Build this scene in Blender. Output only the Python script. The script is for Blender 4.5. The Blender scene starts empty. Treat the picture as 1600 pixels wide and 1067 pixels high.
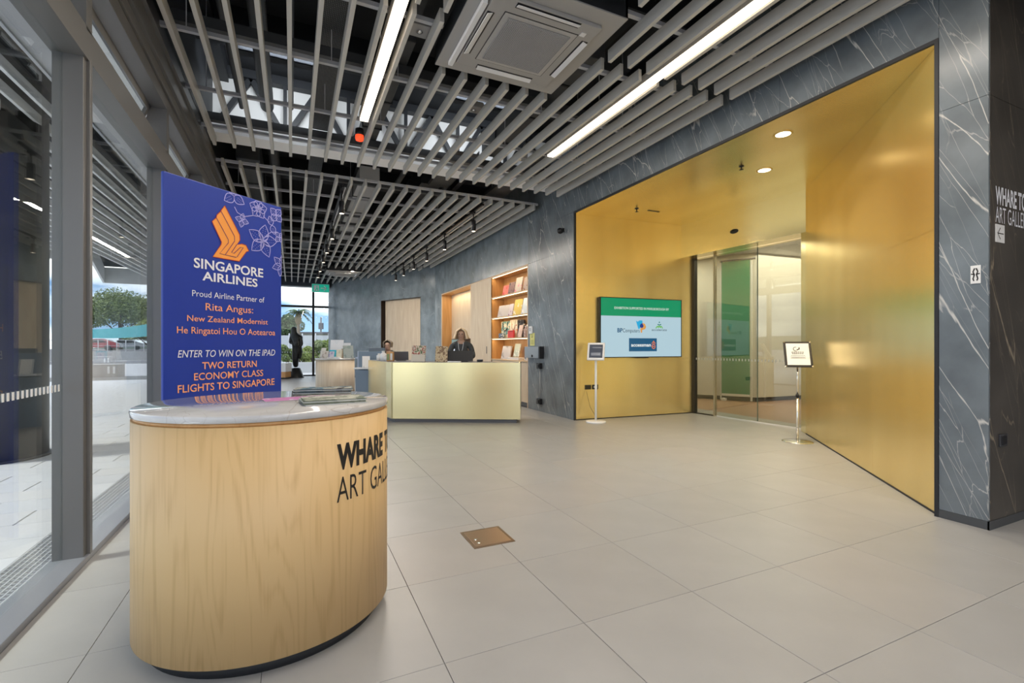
import bpy, bmesh, math, random
from mathutils import Vector, Matrix
from math import sin, cos, pi, radians, atan2, hypot
random.seed(7)
SC = bpy.context.scene
COL = SC.collection
# ---------------------------------------------------------------- camera
HC = 1.3
TH = math.atan(343/741)
cd = bpy.data.cameras.new('camera'); cam = bpy.data.objects.new('camera', cd); COL.objects.link(cam)
cam.location = (0, 0, HC); cam.rotation_euler = (pi/2, 0, -TH)
cd.sensor_width = 36; cd.lens = 741/1600*36; cd.shift_y = 6.5/1600; cd.clip_end = 400; cd.clip_start = .05
SC.camera = cam
SC.view_settings.view_transform = 'Standard'; SC.view_settings.look = 'None'
SC.view_settings.gamma = 1; SC.view_settings.use_curve_mapping = False
SC.view_settings.exposure = 0.43
# ---------------------------------------------------------------- world
W = bpy.data.worlds.new('sky'); SC.world = W; W.use_nodes = True
nt = W.node_tree; nt.nodes.clear(); N = nt.nodes.new; L = nt.links.new
out = N('ShaderNodeOutputWorld'); bg = N('ShaderNodeBackground'); L(bg.outputs[0], out.inputs[0])
tc = N('ShaderNodeTexCoord'); sep = N('ShaderNodeSeparateXYZ'); L(tc.outputs['Generated'], sep.inputs[0])
gr = N('ShaderNodeValToRGB'); L(sep.outputs['Z'], gr.inputs[0])
gr.color_ramp.elements[0].position = 0.0; gr.color_ramp.elements[0].color = (.21, .33, .47, 1)
gr.color_ramp.elements[1].position = .45; gr.color_ramp.elements[1].color = (.06, .14, .37, 1)
e = gr.color_ramp.elements.new(.14); e.color = (.10, .21, .42, 1)
mp = N('ShaderNodeMapping'); mp.inputs['Scale'].default_value = (1.6, 1.6, 5.5); mp.inputs['Location'].default_value = (2.3, 0.4, 0); L(tc.outputs['Generated'], mp.inputs[0])
nz = N('ShaderNodeTexNoise'); nz.inputs['Scale'].default_value = 2.2; nz.inputs['Detail'].default_value = 7; L(mp.outputs[0], nz.inputs[0])
cr = N('ShaderNodeValToRGB'); cr.color_ramp.elements[0].position = .43; cr.color_ramp.elements[1].position = .58; L(nz.outputs[0], cr.inputs[0])
mx = N('ShaderNodeMixRGB'); mx.inputs[2].default_value = (1.0, 1.0, 1.0, 1); L(cr.outputs[0], mx.inputs[0]); L(gr.outputs[0], mx.inputs[1])
L(mx.outputs[0], bg.inputs[0]); bg.inputs[1].default_value = 2.1
# ---------------------------------------------------------------- sun
sd = bpy.data.lights.new('sun', 'SUN'); sun = bpy.data.objects.new('sun', sd); COL.objects.link(sun)
sd.energy = 2.8; sd.angle = radians(7); sd.color = (1, .95, .87)
sun.rotation_euler = Vector((-.61, -.04, .75)).to_track_quat('Z', 'Y').to_euler()
# ---------------------------------------------------------------- ceiling strip lights, and added fill lamps for the hall
def area(name, loc, sx, sy, power, color=(1, .9, .78), rot=(0, 0, 0)):
    l = bpy.data.lights.new(name, 'AREA'); l.shape = 'RECTANGLE'; l.size = sx; l.size_y = sy; l.energy = power; l.color = color
    o = bpy.data.objects.new(name, l); COL.objects.link(o); o.location = loc; o.rotation_euler = rot
    return o
# the glowing underside of the two linear lamps, then the added fill
area('strip_and_fill_light', (.765, 2.0, 3.945), .08, 7.5, 70)
area('strip_and_fill_light', (3.285, 2.0, 3.945), .08, 7.5, 70)
area('strip_and_fill_light', (2.0, -3.2, 3.955), 5.5, .10, 70)  # added fill behind the camera, no fixture built
area('strip_and_fill_light', (2.0, 9.9, 3.9), .08, 3.0, 60)  # added fill under the near part of the far slats, no fixture
area('strip_and_fill_light', (1.9, 14.5, 3.9), .08, 6.0, 110)  # added fill farther down the hall, no fixture

# ================================================================ materials
MATS = {}
def new_mat(name):
    m = bpy.data.materials.new(name); m.use_nodes = True
    return m, m.node_tree, m.node_tree.nodes['Principled BSDF']
def mat(name, col, rough=.5, metal=0., emit=None, es=0., spec=.5, noise=0., nscale=8., bump=0., bscale=40., coord='Object', stretch=(1, 1, 1), alpha=1, trans=0., coat=0., ior=1.45):
    if name in MATS: return MATS[name]
    m, t, b = new_mat(name)
    b.inputs['Base Color'].default_value = (*col, 1); b.inputs['Roughness'].default_value = rough; b.inputs['Metallic'].default_value = metal
    b.inputs['Specular IOR Level'].default_value = spec; b.inputs['IOR'].default_value = ior
    b.inputs['Transmission Weight'].default_value = trans; b.inputs['Coat Weight'].default_value = coat
    if emit: b.inputs['Emission Color'].default_value = (*emit, 1); b.inputs['Emission Strength'].default_value = es
    n, l = t.nodes.new, t.links.new
    tcn = n('ShaderNodeTexCoord'); mpn = n('ShaderNodeMapping'); mpn.inputs['Scale'].default_value = stretch; l(tcn.outputs[coord], mpn.inputs[0])
    if noise:
        nn = n('ShaderNodeTexNoise'); nn.inputs['Scale'].default_value = nscale; nn.inputs['Detail'].default_value = 5; l(mpn.outputs[0], nn.inputs[0])
        mr = n('ShaderNodeMapRange'); mr.inputs[3].default_value = 1-noise; mr.inputs[4].default_value = 1+noise; l(nn.outputs[0], mr.inputs[0])
        mu = n('ShaderNodeVectorMath'); mu.operation = 'SCALE'; mu.inputs[0].default_value = col; l(mr.outputs[0], mu.inputs['Scale']); l(mu.outputs[0], b.inputs['Base Color'])
    if bump:
        bn = n('ShaderNodeTexNoise'); bn.inputs['Scale'].default_value = bscale; bn.inputs['Detail'].default_value = 3; l(mpn.outputs[0], bn.inputs[0])
        bu = n('ShaderNodeBump'); bu.inputs['Strength'].default_value = bump; bu.inputs['Distance'].default_value = .01; l(bn.outputs[0], bu.inputs['Height']); l(bu.outputs[0], b.inputs['Normal'])
    MATS[name] = m
    return m

def stone_mat(name, base, vein, rough=.3, rot=(0, 0, 0), vscale=1.0, dens=1.0):
    m, t, b = new_mat(name); n, l = t.nodes.new, t.links.new
    tcn = n('ShaderNodeTexCoord')
    mr = n('ShaderNodeMapping'); mr.inputs['Rotation'].default_value = rot; l(tcn.outputs['Object'], mr.inputs[0])
    mp_ = n('ShaderNodeMapping'); mp_.inputs['Scale'].default_value = (2.0*vscale, 2.0*vscale, .26*vscale); l(mr.outputs[0], mp_.inputs[0])
    fac = None
    wn = n('ShaderNodeTexNoise'); wn.inputs['Scale'].default_value = 1.6; wn.inputs['Detail'].default_value = 5; l(mp_.outputs[0], wn.inputs[0])
    wa = n('ShaderNodeVectorMath'); wa.operation = 'MULTIPLY_ADD'; wa.inputs[1].default_value = (.30, .30, .30); l(wn.outputs['Color'], wa.inputs[0]); l(mp_.outputs[0], wa.inputs[2])
    for sc, w, lo, hi, amp in ((1.5, .009, .38, .52, 1.), (3.6, .012, .44, .58, .5), (2.4, .006, .42, .54, .7)):
        vo = n('ShaderNodeTexVoronoi'); vo.feature = 'DISTANCE_TO_EDGE'; vo.inputs['Scale'].default_value = sc; l(wa.outputs[0], vo.inputs['Vector'])
        r = n('ShaderNodeMapRange'); r.inputs[1].default_value = w*dens; r.inputs[2].default_value = w*.15; r.inputs[3].default_value = 0; r.inputs[4].default_value = amp; l(vo.outputs[0], r.inputs[0])
        of = n('ShaderNodeVectorMath'); of.inputs[1].default_value = (sc*3, sc*7, 0); l(mp_.outputs[0], of.inputs[0])
        pn = n('ShaderNodeTexNoise'); pn.inputs['Scale'].default_value = 1.7; pn.inputs['Detail'].default_value = 3; l(of.outputs[0], pn.inputs[0])
        pr_ = n('ShaderNodeMapRange'); pr_.inputs[1].default_value = lo; pr_.inputs[2].default_value = hi; l(pn.outputs[0], pr_.inputs[0])
        mu = n('ShaderNodeMath'); mu.operation = 'MULTIPLY'; l(r.outputs[0], mu.inputs[0]); l(pr_.outputs[0], mu.inputs[1])
        if fac is None: fac = mu
        else:
            mm = n('ShaderNodeMath'); mm.operation = 'MAXIMUM'; l(fac.outputs[0], mm.inputs[0]); l(mu.outputs[0], mm.inputs[1]); fac = mm
    cn = n('ShaderNodeTexNoise'); cn.inputs['Scale'].default_value = 2.5; cn.inputs['Detail'].default_value = 8; l(tcn.outputs['Object'], cn.inputs[0])
    ramp = n('ShaderNodeValToRGB'); l(cn.outputs[0], ramp.inputs[0])
    ramp.color_ramp.elements[0].color = (*[c*.75 for c in base], 1); ramp.color_ramp.elements[1].color = (*[c*1.3 for c in base], 1)
    ramp.color_ramp.elements[0].position = .3; ramp.color_ramp.elements[1].position = .7
    mix = n('ShaderNodeMixRGB'); l(fac.outputs[0], mix.inputs[0]); l(ramp.outputs[0], mix.inputs[1]); mix.inputs[2].default_value = (*vein, 1)
    l(mix.outputs[0], b.inputs['Base Color']); b.inputs['Roughness'].default_value = rough
    MATS[name] = m
    return m

def wood_mat(name, light, dark, rough=.45, k=9., sx=3.2, sz=.35, fine=.25):
    m, t, b = new_mat(name); n, l = t.nodes.new, t.links.new
    tcn = n('ShaderNodeTexCoord'); mp_ = n('ShaderNodeMapping'); mp_.inputs['Scale'].default_value = (sx, sx, sz); l(tcn.outputs['Object'], mp_.inputs[0])
    nn = n('ShaderNodeTexNoise'); nn.inputs['Scale'].default_value = 1.6; nn.inputs['Detail'].default_value = 2; nn.inputs['Roughness'].default_value = .35; l(mp_.outputs[0], nn.inputs[0])
    mu = n('ShaderNodeMath'); mu.operation = 'MULTIPLY'; mu.inputs[1].default_value = k; l(nn.outputs[0], mu.inputs[0])
    fr = n('ShaderNodeMath'); fr.operation = 'PINGPONG'; fr.inputs[1].default_value = .5; l(mu.outputs[0], fr.inputs[0])
    m2 = n('ShaderNodeMapping'); m2.inputs['Scale'].default_value = (90, 90, 2.2); l(tcn.outputs['Object'], m2.inputs[0])
    n2 = n('ShaderNodeTexNoise'); n2.inputs['Scale'].default_value = 1; n2.inputs['Detail'].default_value = 4; l(m2.outputs[0], n2.inputs[0])
    ad = n('ShaderNodeMath'); ad.operation = 'MULTIPLY_ADD'; ad.inputs[1].default_value = fine*4; l(n2.outputs[0], ad.inputs[0]); l(fr.outputs[0], ad.inputs[2])
    ramp = n('ShaderNodeValToRGB'); l(ad.outputs[0], ramp.inputs[0])
    ramp.color_ramp.elements[0].position = .25; ramp.color_ramp.elements[0].color = (*dark, 1)
    ramp.color_ramp.elements[1].position = .85; ramp.color_ramp.elements[1].color = (*light, 1)
    l(ramp.outputs[0], b.inputs['Base Color']); b.inputs['Roughness'].default_value = rough
    MATS[name] = m
    return m

def gold_mat(name, col, rough=.3, st=(1, 1, .055), metal=.85, dark=(.90, .87, .80)):
    m, t, b = new_mat(name); n, l = t.nodes.new, t.links.new
    tcn = n('ShaderNodeTexCoord')
    m1 = n('ShaderNodeMapping'); m1.inputs['Scale'].default_value = tuple(9*c for c in st); l(tcn.outputs['Object'], m1.inputs[0])
    n1 = n('ShaderNodeTexNoise'); n1.inputs['Scale'].default_value = 1; n1.inputs['Detail'].default_value = 2; l(m1.outputs[0], n1.inputs[0])
    r1 = n('ShaderNodeMapRange'); r1.inputs[1].default_value = .3; r1.inputs[2].default_value = .7; r1.inputs[3].default_value = rough*.88; r1.inputs[4].default_value = rough*1.14; b.inputs['Roughness'].default_value = rough
    m2 = n('ShaderNodeMapping'); m2.inputs['Scale'].default_value = tuple(2.4*c for c in (st[0], st[1], st[2]*2)); l(tcn.outputs['Object'], m2.inputs[0])
    n2 = n('ShaderNodeTexNoise'); n2.inputs['Scale'].default_value = 1; n2.inputs['Detail'].default_value = 2; l(m2.outputs[0], n2.inputs[0])
    ramp = n('ShaderNodeValToRGB'); l(n2.outputs[0], ramp.inputs[0])
    ramp.color_ramp.elements[0].position = .3; ramp.color_ramp.elements[0].color = (*[c*f for c, f in zip(col, dark)], 1)
    ramp.color_ramp.elements[1].position = .7; ramp.color_ramp.elements[1].color = (*col, 1)
    l(ramp.outputs[0], b.inputs['Base Color']); b.inputs['Metallic'].default_value = metal
    MATS[name] = m
    return m

def art_mat(name, cols, scale=14., rough=.7):
    """printed cover: patches of the given colours"""
    m, t, b = new_mat(name); n, l = t.nodes.new, t.links.new
    tcn = n('ShaderNodeTexCoord'); nn = n('ShaderNodeTexNoise'); nn.inputs['Scale'].default_value = scale; nn.inputs['Detail'].default_value = 3; l(tcn.outputs['Object'], nn.inputs[0])
    ramp = n('ShaderNodeValToRGB'); ramp.color_ramp.interpolation = 'CONSTANT'; l(nn.outputs[0], ramp.inputs[0])
    el = ramp.color_ramp.elements; k = len(cols)
    for i, c in enumerate(cols):
        pos = 0 if i == 0 else .38+.26*(i-1)/max(1, k-2)
        if i == 0: e_ = el[0]
        elif i == 1: e_ = el[1]
        else: e_ = el.new(pos)
        e_.position = pos; e_.color = (*c, 1)
    l(ramp.outputs[0], b.inputs['Base Color']); b.inputs['Roughness'].default_value = rough; b.inputs['Specular IOR Level'].default_value = .2
    MATS[name] = m
    return m

def glass_mat(name, tint=(.9, .95, .93), refl=.12, rough=.0, boost=1.):
    m = bpy.data.materials.new(name); m.use_nodes = True; t = m.node_tree; t.nodes.clear(); n, l = t.nodes.new, t.links.new
    o = n('ShaderNodeOutputMaterial'); tr = n('ShaderNodeBsdfTransparent'); tr.inputs[0].default_value = (*tint, 1)
    gl = n('ShaderNodeBsdfGlossy'); gl.inputs['Roughness'].default_value = rough
    fr = n('ShaderNodeLayerWeight'); fr.inputs[0].default_value = .5     # facing: the same from both sides of the pane
    pw = n('ShaderNodeMath'); pw.operation = 'POWER'; pw.inputs[1].default_value = 5; l(fr.outputs['Facing'], pw.inputs[0])
    ma = n('ShaderNodeMath'); ma.operation = 'MULTIPLY_ADD'; ma.inputs[1].default_value = boost; ma.inputs[2].default_value = refl; l(pw.outputs[0], ma.inputs[0]); ma.use_clamp = True
    mi = n('ShaderNodeMixShader'); l(ma.outputs[0], mi.inputs[0]); l(tr.outputs[0], mi.inputs[1]); l(gl.outputs[0], mi.inputs[2]); l(mi.outputs[0], o.inputs[0])
    MATS[name] = m
    return m

STONE = stone_mat('dark_stone', (.155, .180, .198), (.56, .55, .52), .25, (radians(22), 0, 0), 1.25, 1.0)
STONE_F = stone_mat('dark_stone_sheen', (.215, .255, .282), (.40, .43, .44), .24, (radians(16), 0, 0), 1.2, .9)  # same stone, paler: window sheen on the far walls put into the colour
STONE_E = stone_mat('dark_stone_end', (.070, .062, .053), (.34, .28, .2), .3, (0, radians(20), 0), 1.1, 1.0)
GOLD = gold_mat('brushed_gold', (1.0, .80, .38), .265)
GOLD_S = gold_mat('brushed_gold_soffit', (1.0, .80, .38), .27, (1, .055, 1))
GOLD_D = gold_mat('pale_gold_sheet', (.98, .86, .50), .22, (.3, .3, .08), .9, (.96, .95, .92))
OAK = wood_mat('oak_veneer', (.68, .46, .215), (.54, .34, .14), k=15, fine=.3)
OAK_P = wood_mat('pale_oak', (.70, .58, .43), (.60, .47, .33), k=6, fine=.18)
OAK_O = wood_mat('honey_oak', (.62, .34, .13), (.50, .25, .08), k=6, fine=.2)
TILE = mat('porcelain_tile', (.368, .367, .360), .36, noise=.10, nscale=3.5, bump=.02, bscale=60)
TILE2 = mat('porcelain_tile_warm', (.374, .366, .355), .38, noise=.10, nscale=3.1, bump=.02, bscale=60)
TILE3 = mat('porcelain_tile_cool', (.362, .36, .352), .34, noise=.10, nscale=4.1, bump=.02, bscale=60)
GROUT = mat('dark_grout', (.16, .155, .15), .9)
SLAT = mat('grey_timber_slat', (.56, .545, .505), .42, noise=.16, nscale=5, stretch=(6, .4, 6))
SLAT_W = mat('pale_canopy_slat', (.85, .85, .84), .5, noise=.06, nscale=5)
STEEL = mat('black_painted_steel', (.022, .024, .028), .5)
DECK = mat('dark_deck', (.03, .032, .036), .9, noise=.3, nscale=2)
RAIL = mat('zinc_rail', (.58, .59, .61), .45, .1)
DUCT = mat('dull_duct', (.11, .115, .12), .5, .4, noise=.2, nscale=6)
ALU = mat('charcoal_aluminium', (.175, .172, .168), .38, .35)
ALU_L = mat('grey_aluminium', (.34, .36, .40), .3, .5)
WHITE = mat('white_paint', (.78, .78, .76), .6)
WHITE_G = mat('gloss_white', (.83, .83, .83), .25)
ACG = mat('air_unit_grey', (.36, .355, .345), .5)
ACW = mat('air_unit_white', (.75, .76, .77), .4)
BLACK = mat('black_plastic', (.012, .012, .014), .35)
CHROME = mat('chrome', (.8, .8, .8), .12, 1.)
GLASS = glass_mat('window_glass', (.93, .96, .95), .02)
GLASS_D = glass_mat('door_glass', (.74, .74, .65), .085, 0, 1.1)
LAMP = mat('lamp_diffuser', (1, .95, .85), .5, emit=(1, .84, .64), es=3.2)
LAMP_D = mat('downlight_glow', (1, .95, .85), .5, emit=(1, .85, .6), es=6.)
LED = mat('shelf_led', (1, .9, .7), .5, emit=(1, .78, .45), es=5.)
PAPER = mat('white_paper', (.80, .80, .79), .6)
DARKGREY = mat('dark_grey_laminate', (.10, .10, .11), .4)
BLUEGREY = mat('blue_grey_laminate', (.20, .26, .33), .35)
LILAC = mat('pale_blue_laminate', (.46, .51, .62), .35)
BLUE = mat('banner_blue', (.012, .045, .36), .42, noise=.05, nscale=3)
ORANGE = mat('print_orange', (.95, .36, .07), .5)
PEACH = mat('print_peach', (.98, .42, .20), .5)
PRWHITE = mat('print_white', (.82, .84, .9), .5)
LAV = mat('print_lavender', (.42, .42, .83), .5)
INK = mat('print_black', (.02, .017, .015), .5)
SKIN = mat('skin', (.52, .33, .24), .55)
BRONZE = mat('dark_bronze', (.035, .035, .034), .4, .6, noise=.3, nscale=9, bump=.3, bscale=12)

# ================================================================ helpers
def BM(): return bmesh.new()
def box(bm, x0, x1, y0, y1, z0, z1, bev=0.):
    b = bmesh.new() if bev else bm
    vs = [b.verts.new((x, y, z)) for z in (z0, z1) for y in (y0, y1) for x in (x0, x1)]
    for f in ((0, 2, 3, 1), (4, 5, 7, 6), (0, 1, 5, 4), (1, 3, 7, 5), (3, 2, 6, 7), (2, 0, 4, 6)): b.faces.new([vs[i] for i in f])
    if bev:
        bmesh.ops.bevel(b, geom=b.edges[:], offset=bev, segments=2, affect='EDGES', profile=.6)
        merge(bm, b)
    return bm
def merge(bm, b, mtx=None):
    if mtx is not None: bmesh.ops.transform(b, matrix=mtx, verts=b.verts[:])
    me = bpy.data.meshes.new('tmp'); b.to_mesh(me); b.free(); bm.from_mesh(me); bpy.data.meshes.remove(me)
def bar(bm, p0, p1, w, h):
    """box bar from p0 to p1, width w (horizontal), height h"""
    p0, p1 = Vector(p0), Vector(p1); d = (p1-p0); ln = d.length; d.normalize()
    s = d.cross(Vector((0, 0, 1)))
    if s.length < 1e-4: s = Vector((1, 0, 0))
    s.normalize(); u = s.cross(d)
    vs = [bm.verts.new(p + s*a*w/2 + u*b*h/2) for p in (p0, p1) for a, b in ((-1, -1), (1, -1), (1, 1), (-1, 1))]
    for f in ((3, 2, 1, 0), (4, 5, 6, 7), (0, 1, 5, 4), (1, 2, 6, 5), (2, 3, 7, 6), (3, 0, 4, 7)): bm.faces.new([vs[i] for i in f])
def tube(bm, pts, r, seg=10, caps=True):
    pts = [Vector(p) for p in pts]; rs = r if isinstance(r, (list, tuple)) else [r]*len(pts); rings = []
    for i, p in enumerate(pts):
        d = (pts[min(i+1, len(pts)-1)]-pts[max(i-1, 0)]).normalized()
        ref = Vector((0, 0, 1)) if abs(d.z) < .95 else Vector((1, 0, 0))
        s = d.cross(ref).normalized(); u = s.cross(d)
        rings.append([bm.verts.new(p+(s*cos(2*pi*k/seg)+u*sin(2*pi*k/seg))*rs[i]) for k in range(seg)])
    for a, b in zip(rings, rings[1:]):
        for k in range(seg): bm.faces.new([a[k], a[(k+1) % seg], b[(k+1) % seg], b[k]]).smooth = True
    if caps: bm.faces.new(rings[0][::-1]); bm.faces.new(rings[-1])
def lathe(bm, prof, seg=32, cx=0, cy=0, sx=1., sy=1., smooth=True, cap=True):
    rings = []
    for r, z in prof:
        rings.append([bm.verts.new((cx+r*sx*cos(2*pi*k/seg), cy+r*sy*sin(2*pi*k/seg), z)) for k in range(seg)] if r > 1e-6 else [bm.verts.new((cx, cy, z))])
    for a, b in zip(rings, rings[1:]):
        for k in range(seg):
            k2 = (k+1) % seg
            if len(a) == 1 and len(b) == 1: continue
            if len(a) == 1: f = bm.faces.new([a[0], b[k2], b[k]])
            elif len(b) == 1: f = bm.faces.new([a[k], a[k2], b[0]])
            else: f = bm.faces.new([a[k], a[k2], b[k2], b[k]])
            f.smooth = smooth
    if not cap: return
    if len(rings[0]) > 1: bm.faces.new(rings[0][::-1])
    if len(rings[-1]) > 1: bm.faces.new(rings[-1])
def prism(bm, poly, z0, z1):
    lo = [bm.verts.new((x, y, z0)) for x, y in poly]; hi = [bm.verts.new((x, y, z1)) for x, y in poly]; n = len(poly)
    area2 = sum(poly[i][0]*poly[(i+1) % n][1]-poly[(i+1) % n][0]*poly[i][1] for i in range(n))
    if area2 < 0: lo.reverse(); hi.reverse()
    bm.faces.new(lo[::-1]); bm.faces.new(hi)
    for i in range(n): bm.faces.new([lo[i], lo[(i+1) % n], hi[(i+1) % n], hi[i]])
def plate(bm, poly, y0=-.002, y1=0):
    """polygon given in local x,z; thin in y (front towards -y)"""
    n = len(poly); a2 = sum(poly[i][0]*poly[(i+1) % n][1]-poly[(i+1) % n][0]*poly[i][1] for i in range(n))
    if a2 < 0: poly = poly[::-1]
    fr = [bm.verts.new((x, y0, z)) for x, z in poly]; bk = [bm.verts.new((x, y1, z)) for x, z in poly]
    bm.faces.new(fr); bm.faces.new(bk[::-1])
    for i in range(n): bm.faces.new([fr[(i+1) % n], fr[i], bk[i], bk[(i+1) % n]])
SPLIT = {'cross_rail': 0, 'strut_channel': 0, 'beams': 'beam', 'hanger_rod': 0, 'truss': 'truss_member', 'flange': 0, 'hanger': 0, 'corner_pin': 0, 'lift_screw': 0, 'fence_posts': 'fence_post',
         'upright': 0, 'card': 0, 'insert': 0, 'inlay': 0, 'eyes': 'eye', 'ears': 'ear', 'easel': 0, 'carcass': 0, 'lining': 0, 'edge_trim': 0, 'portal_edge': 0, 'mast': 0, 'rail': 0, 'reveal': 0,
         'tray_skirt': 0, 'drapery_folds': 'drapery_fold', 'foot': 0, 'cables': 'cable', 'keypad': 'key', 'drawer': 0, 'alcove': 'alcove_board', 'housing': 'housing_side', 'screen_panel': 0, 'fascia': 0, 'socket_plate': 0, 'head_trim': 0}
def islands(bm):
    bm.verts.index_update(); seen = set(); out = []
    for v in bm.verts:
        if v in seen: continue
        st, comp = [v], []; seen.add(v)
        while st:
            a = st.pop(); comp.append(a)
            for e in a.link_edges:
                b = e.other_vert(a)
                if b not in seen: seen.add(b); st.append(b)
        out.append(comp)
    return out
def obj(name, bm, m, parent=None, label=None, smooth=False):
    if parent is not None and name in SPLIT:
        isl = islands(bm)
        if 1 < len(isl) <= 120:
            nm = SPLIT[name] or name; last = None
            for comp in isl:
                nb = bmesh.new(); mp_ = {v: nb.verts.new(v.co) for v in comp}; done = set()
                for v in comp:
                    for f in v.link_faces:
                        if f not in done:
                            done.add(f); nf = nb.faces.new([mp_[q] for q in f.verts]); nf.smooth = f.smooth
                last = obj_one(nm, nb, m, parent, label, smooth)
            bm.free(); return last
        return obj_one(SPLIT[name] or name, bm, m, parent, label, smooth)
    return obj_one(name, bm, m, parent, label, smooth)
def obj_one(name, bm, m, parent=None, label=None, smooth=False):
    bmesh.ops.recalc_face_normals(bm, faces=bm.faces[:])
    me = bpy.data.meshes.new(name); bm.to_mesh(me); bm.free()
    for mm in (m if isinstance(m, (list, tuple)) else [m]): me.materials.append(mm)
    if smooth:
        for p in me.polygons: p.use_smooth = True
    o = bpy.data.objects.new(name, me); COL.objects.link(o)
    if parent: o.parent = parent
    if label: o['label'] = label
    return o
def tag(o, label, cat, group=None):
    o['label'] = label; o['category'] = cat
    if group: o['group'] = group
    return o
def thing(name, label, cat, loc=(0, 0, 0), rz=0., group=None):
    o = bpy.data.objects.new(name, None); COL.objects.link(o); o.location = loc; o.rotation_euler = (0, 0, rz); o.empty_display_size = .1
    return tag(o, label, cat, group)
def struct(name, bm, m, parent=None, label=None):
    o = obj(name, bm, m, parent, label)
    if not parent: o['kind'] = 'structure'
    return o
def sempty(name, loc=(0, 0, 0), rz=0.):
    o = bpy.data.objects.new(name, None); COL.objects.link(o); o.location = loc; o.rotation_euler = (0, 0, rz); o['kind'] = 'structure'
    return o
def inst(src, parent, loc=(0, 0, 0), name=None, m=None):
    c = src.copy(); COL.objects.link(c); c.parent = parent; c.location = loc
    if name: c.name = name
    return c
def copy_tree(o, parent=None):
    c = o.copy(); COL.objects.link(c); c.parent = parent
    for ch in list(o.children): copy_tree(ch, c)
    return c
def ang(A, B): return atan2(B[1]-A[1], B[0]-A[0])
def text_mesh(s, width=None, height=.1, bold=0., align='LEFT', spacing=1., shear=0.):
    cu = bpy.data.curves.new('t', 'FONT'); cu.body = s; cu.size = 1; cu.offset = bold; cu.space_character = spacing; cu.shear = shear; cu.resolution_u = 3; cu.extrude = 0
    o = bpy.data.objects.new('t', cu); COL.objects.link(o); dg = bpy.context.evaluated_depsgraph_get(); dg.update()
    me = bpy.data.meshes.new_from_object(o.evaluated_get(dg)); bpy.data.objects.remove(o); bpy.data.curves.remove(cu)
    bm = bmesh.new(); bm.from_mesh(me); bpy.data.meshes.remove(me)
    xs = [v.co.x for v in bm.verts]; ys = [v.co.y for v in bm.verts]
    x0, x1 = min(xs), max(xs); cap = .69
    sy = height/cap; sx = (width/(x1-x0)) if width else sy
    for v in bm.verts: v.co = Vector(((v.co.x-x0)*sx, 0, v.co.y*sy))
    w = (x1-x0)*sx
    if align == 'CENTER':
        for v in bm.verts: v.co.x -= w/2
    return bm
def lettering(s, parent, x, z, height, m, width=None, y=-.003, bold=0., align='LEFT', shear=0., name='lettering', label=None):
    bm = text_mesh(s, width, height, bold, align, shear=shear)
    for v in bm.verts: v.co += Vector((x, y, z))
    return obj_raw(name, bm, m, parent, label)
def obj_raw(name, bm, m, parent=None, label=None):
    me = bpy.data.meshes.new(name); bm.to_mesh(me); bm.free(); me.materials.append(m)
    o = bpy.data.objects.new(name, me); COL.objects.link(o)
    if parent: o.parent = parent
    if label: o['label'] = label
    return o
def stroke(bm, pts, w, y=-.002, closed=False):
    """flat ribbon in the local x,z plane"""
    P = [Vector((p[0], 0, p[1])) for p in pts]; n = len(P)
    L_, R_ = [], []
    for i, p in enumerate(P):
        a = P[(i-1) % n] if (closed or i > 0) else p; b = P[(i+1) % n] if (closed or i < n-1) else p
        d = (b-a); d.normalize(); s = Vector((-d.z, 0, d.x))
        L_.append(bm.verts.new(p+s*w/2+Vector((0, y, 0)))); R_.append(bm.verts.new(p-s*w/2+Vector((0, y, 0))))
    for i in range(n if closed else n-1):
        j = (i+1) % n; bm.faces.new([L_[i], R_[i], R_[j], L_[j]])

# ================================================================ structure: floor
XW = -1.12       # inner line of the window wall
XR = 4.45        # stone wall plane
WA, WB = (4.45, 15.9), (1.42, 22.1)      # bent far wall
def wall_x(y):                           # east limit of the hall at depth y
    if y < 15.9: return XR
    return WA[0]+(y-WA[1])*(WB[0]-WA[0])/(WB[1]-WA[1])
floor = sempty('floor')
bm = BM(); box(bm, XW, 7.6, -4, 22.1, -.12, -.012); s = obj('slab', bm, GROUT, floor)
PX, PY, X0, Y0 = .676, .69, .565, 1.187
cells = []
for j in range(-7, 31):
    for i in range(-3, 11):
        x0, x1 = X0+PX*i, X0+PX*(i+1); y0, y1 = Y0+PY*j, Y0+PY*(j+1)
        x0 = max(x0, XW); y1 = min(y1, 22.08)
        lim = 7.6 if (1.6 < y1 and y0 < 7.0) or y0 < 1.6 else min(XR, wall_x(y0)+.02)
        if x0 >= lim-.03: continue
        x1 = min(x1, lim)
        if y1-y0 < .05: continue
        cells.append((hypot((x0+x1)/2, (y0+y1)/2)+(100 if y1 < .2 else 0), x0, x1, y0, y1))
cells.sort()
cache = {}
rest = BM()
for k, (_, x0, x1, y0, y1) in enumerate(cells):
    w, d = round(x1-x0, 3), round(y1-y0, 3)
    if k < 290:
        mi = random.choice((0, 0, 1, 2))
        if (w, d, mi) not in cache:
            b = BM(); box(b, .0012, w-.0012, .0012, d-.0012, -.012, 0.)
            bmesh.ops.bevel(b, geom=[e for e in b.edges if all(v.co.z > -.001 for v in e.verts)], offset=.001, segments=1, affect='EDGES')
            o = obj('tile', b, (TILE, TILE2, TILE3)[mi], floor); cache[(w, d, mi)] = o
            o.location = (x0, y0, 0)
        else: inst(cache[(w, d, mi)], floor, (x0, y0, 0))
    else: box(rest, x0+.0012, x1-.0012, y0+.0012, y1-.0012, -.012, 0.)
o = obj('tiles_beyond', rest, TILE, floor); o['kind'] = 'stuff'

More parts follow.
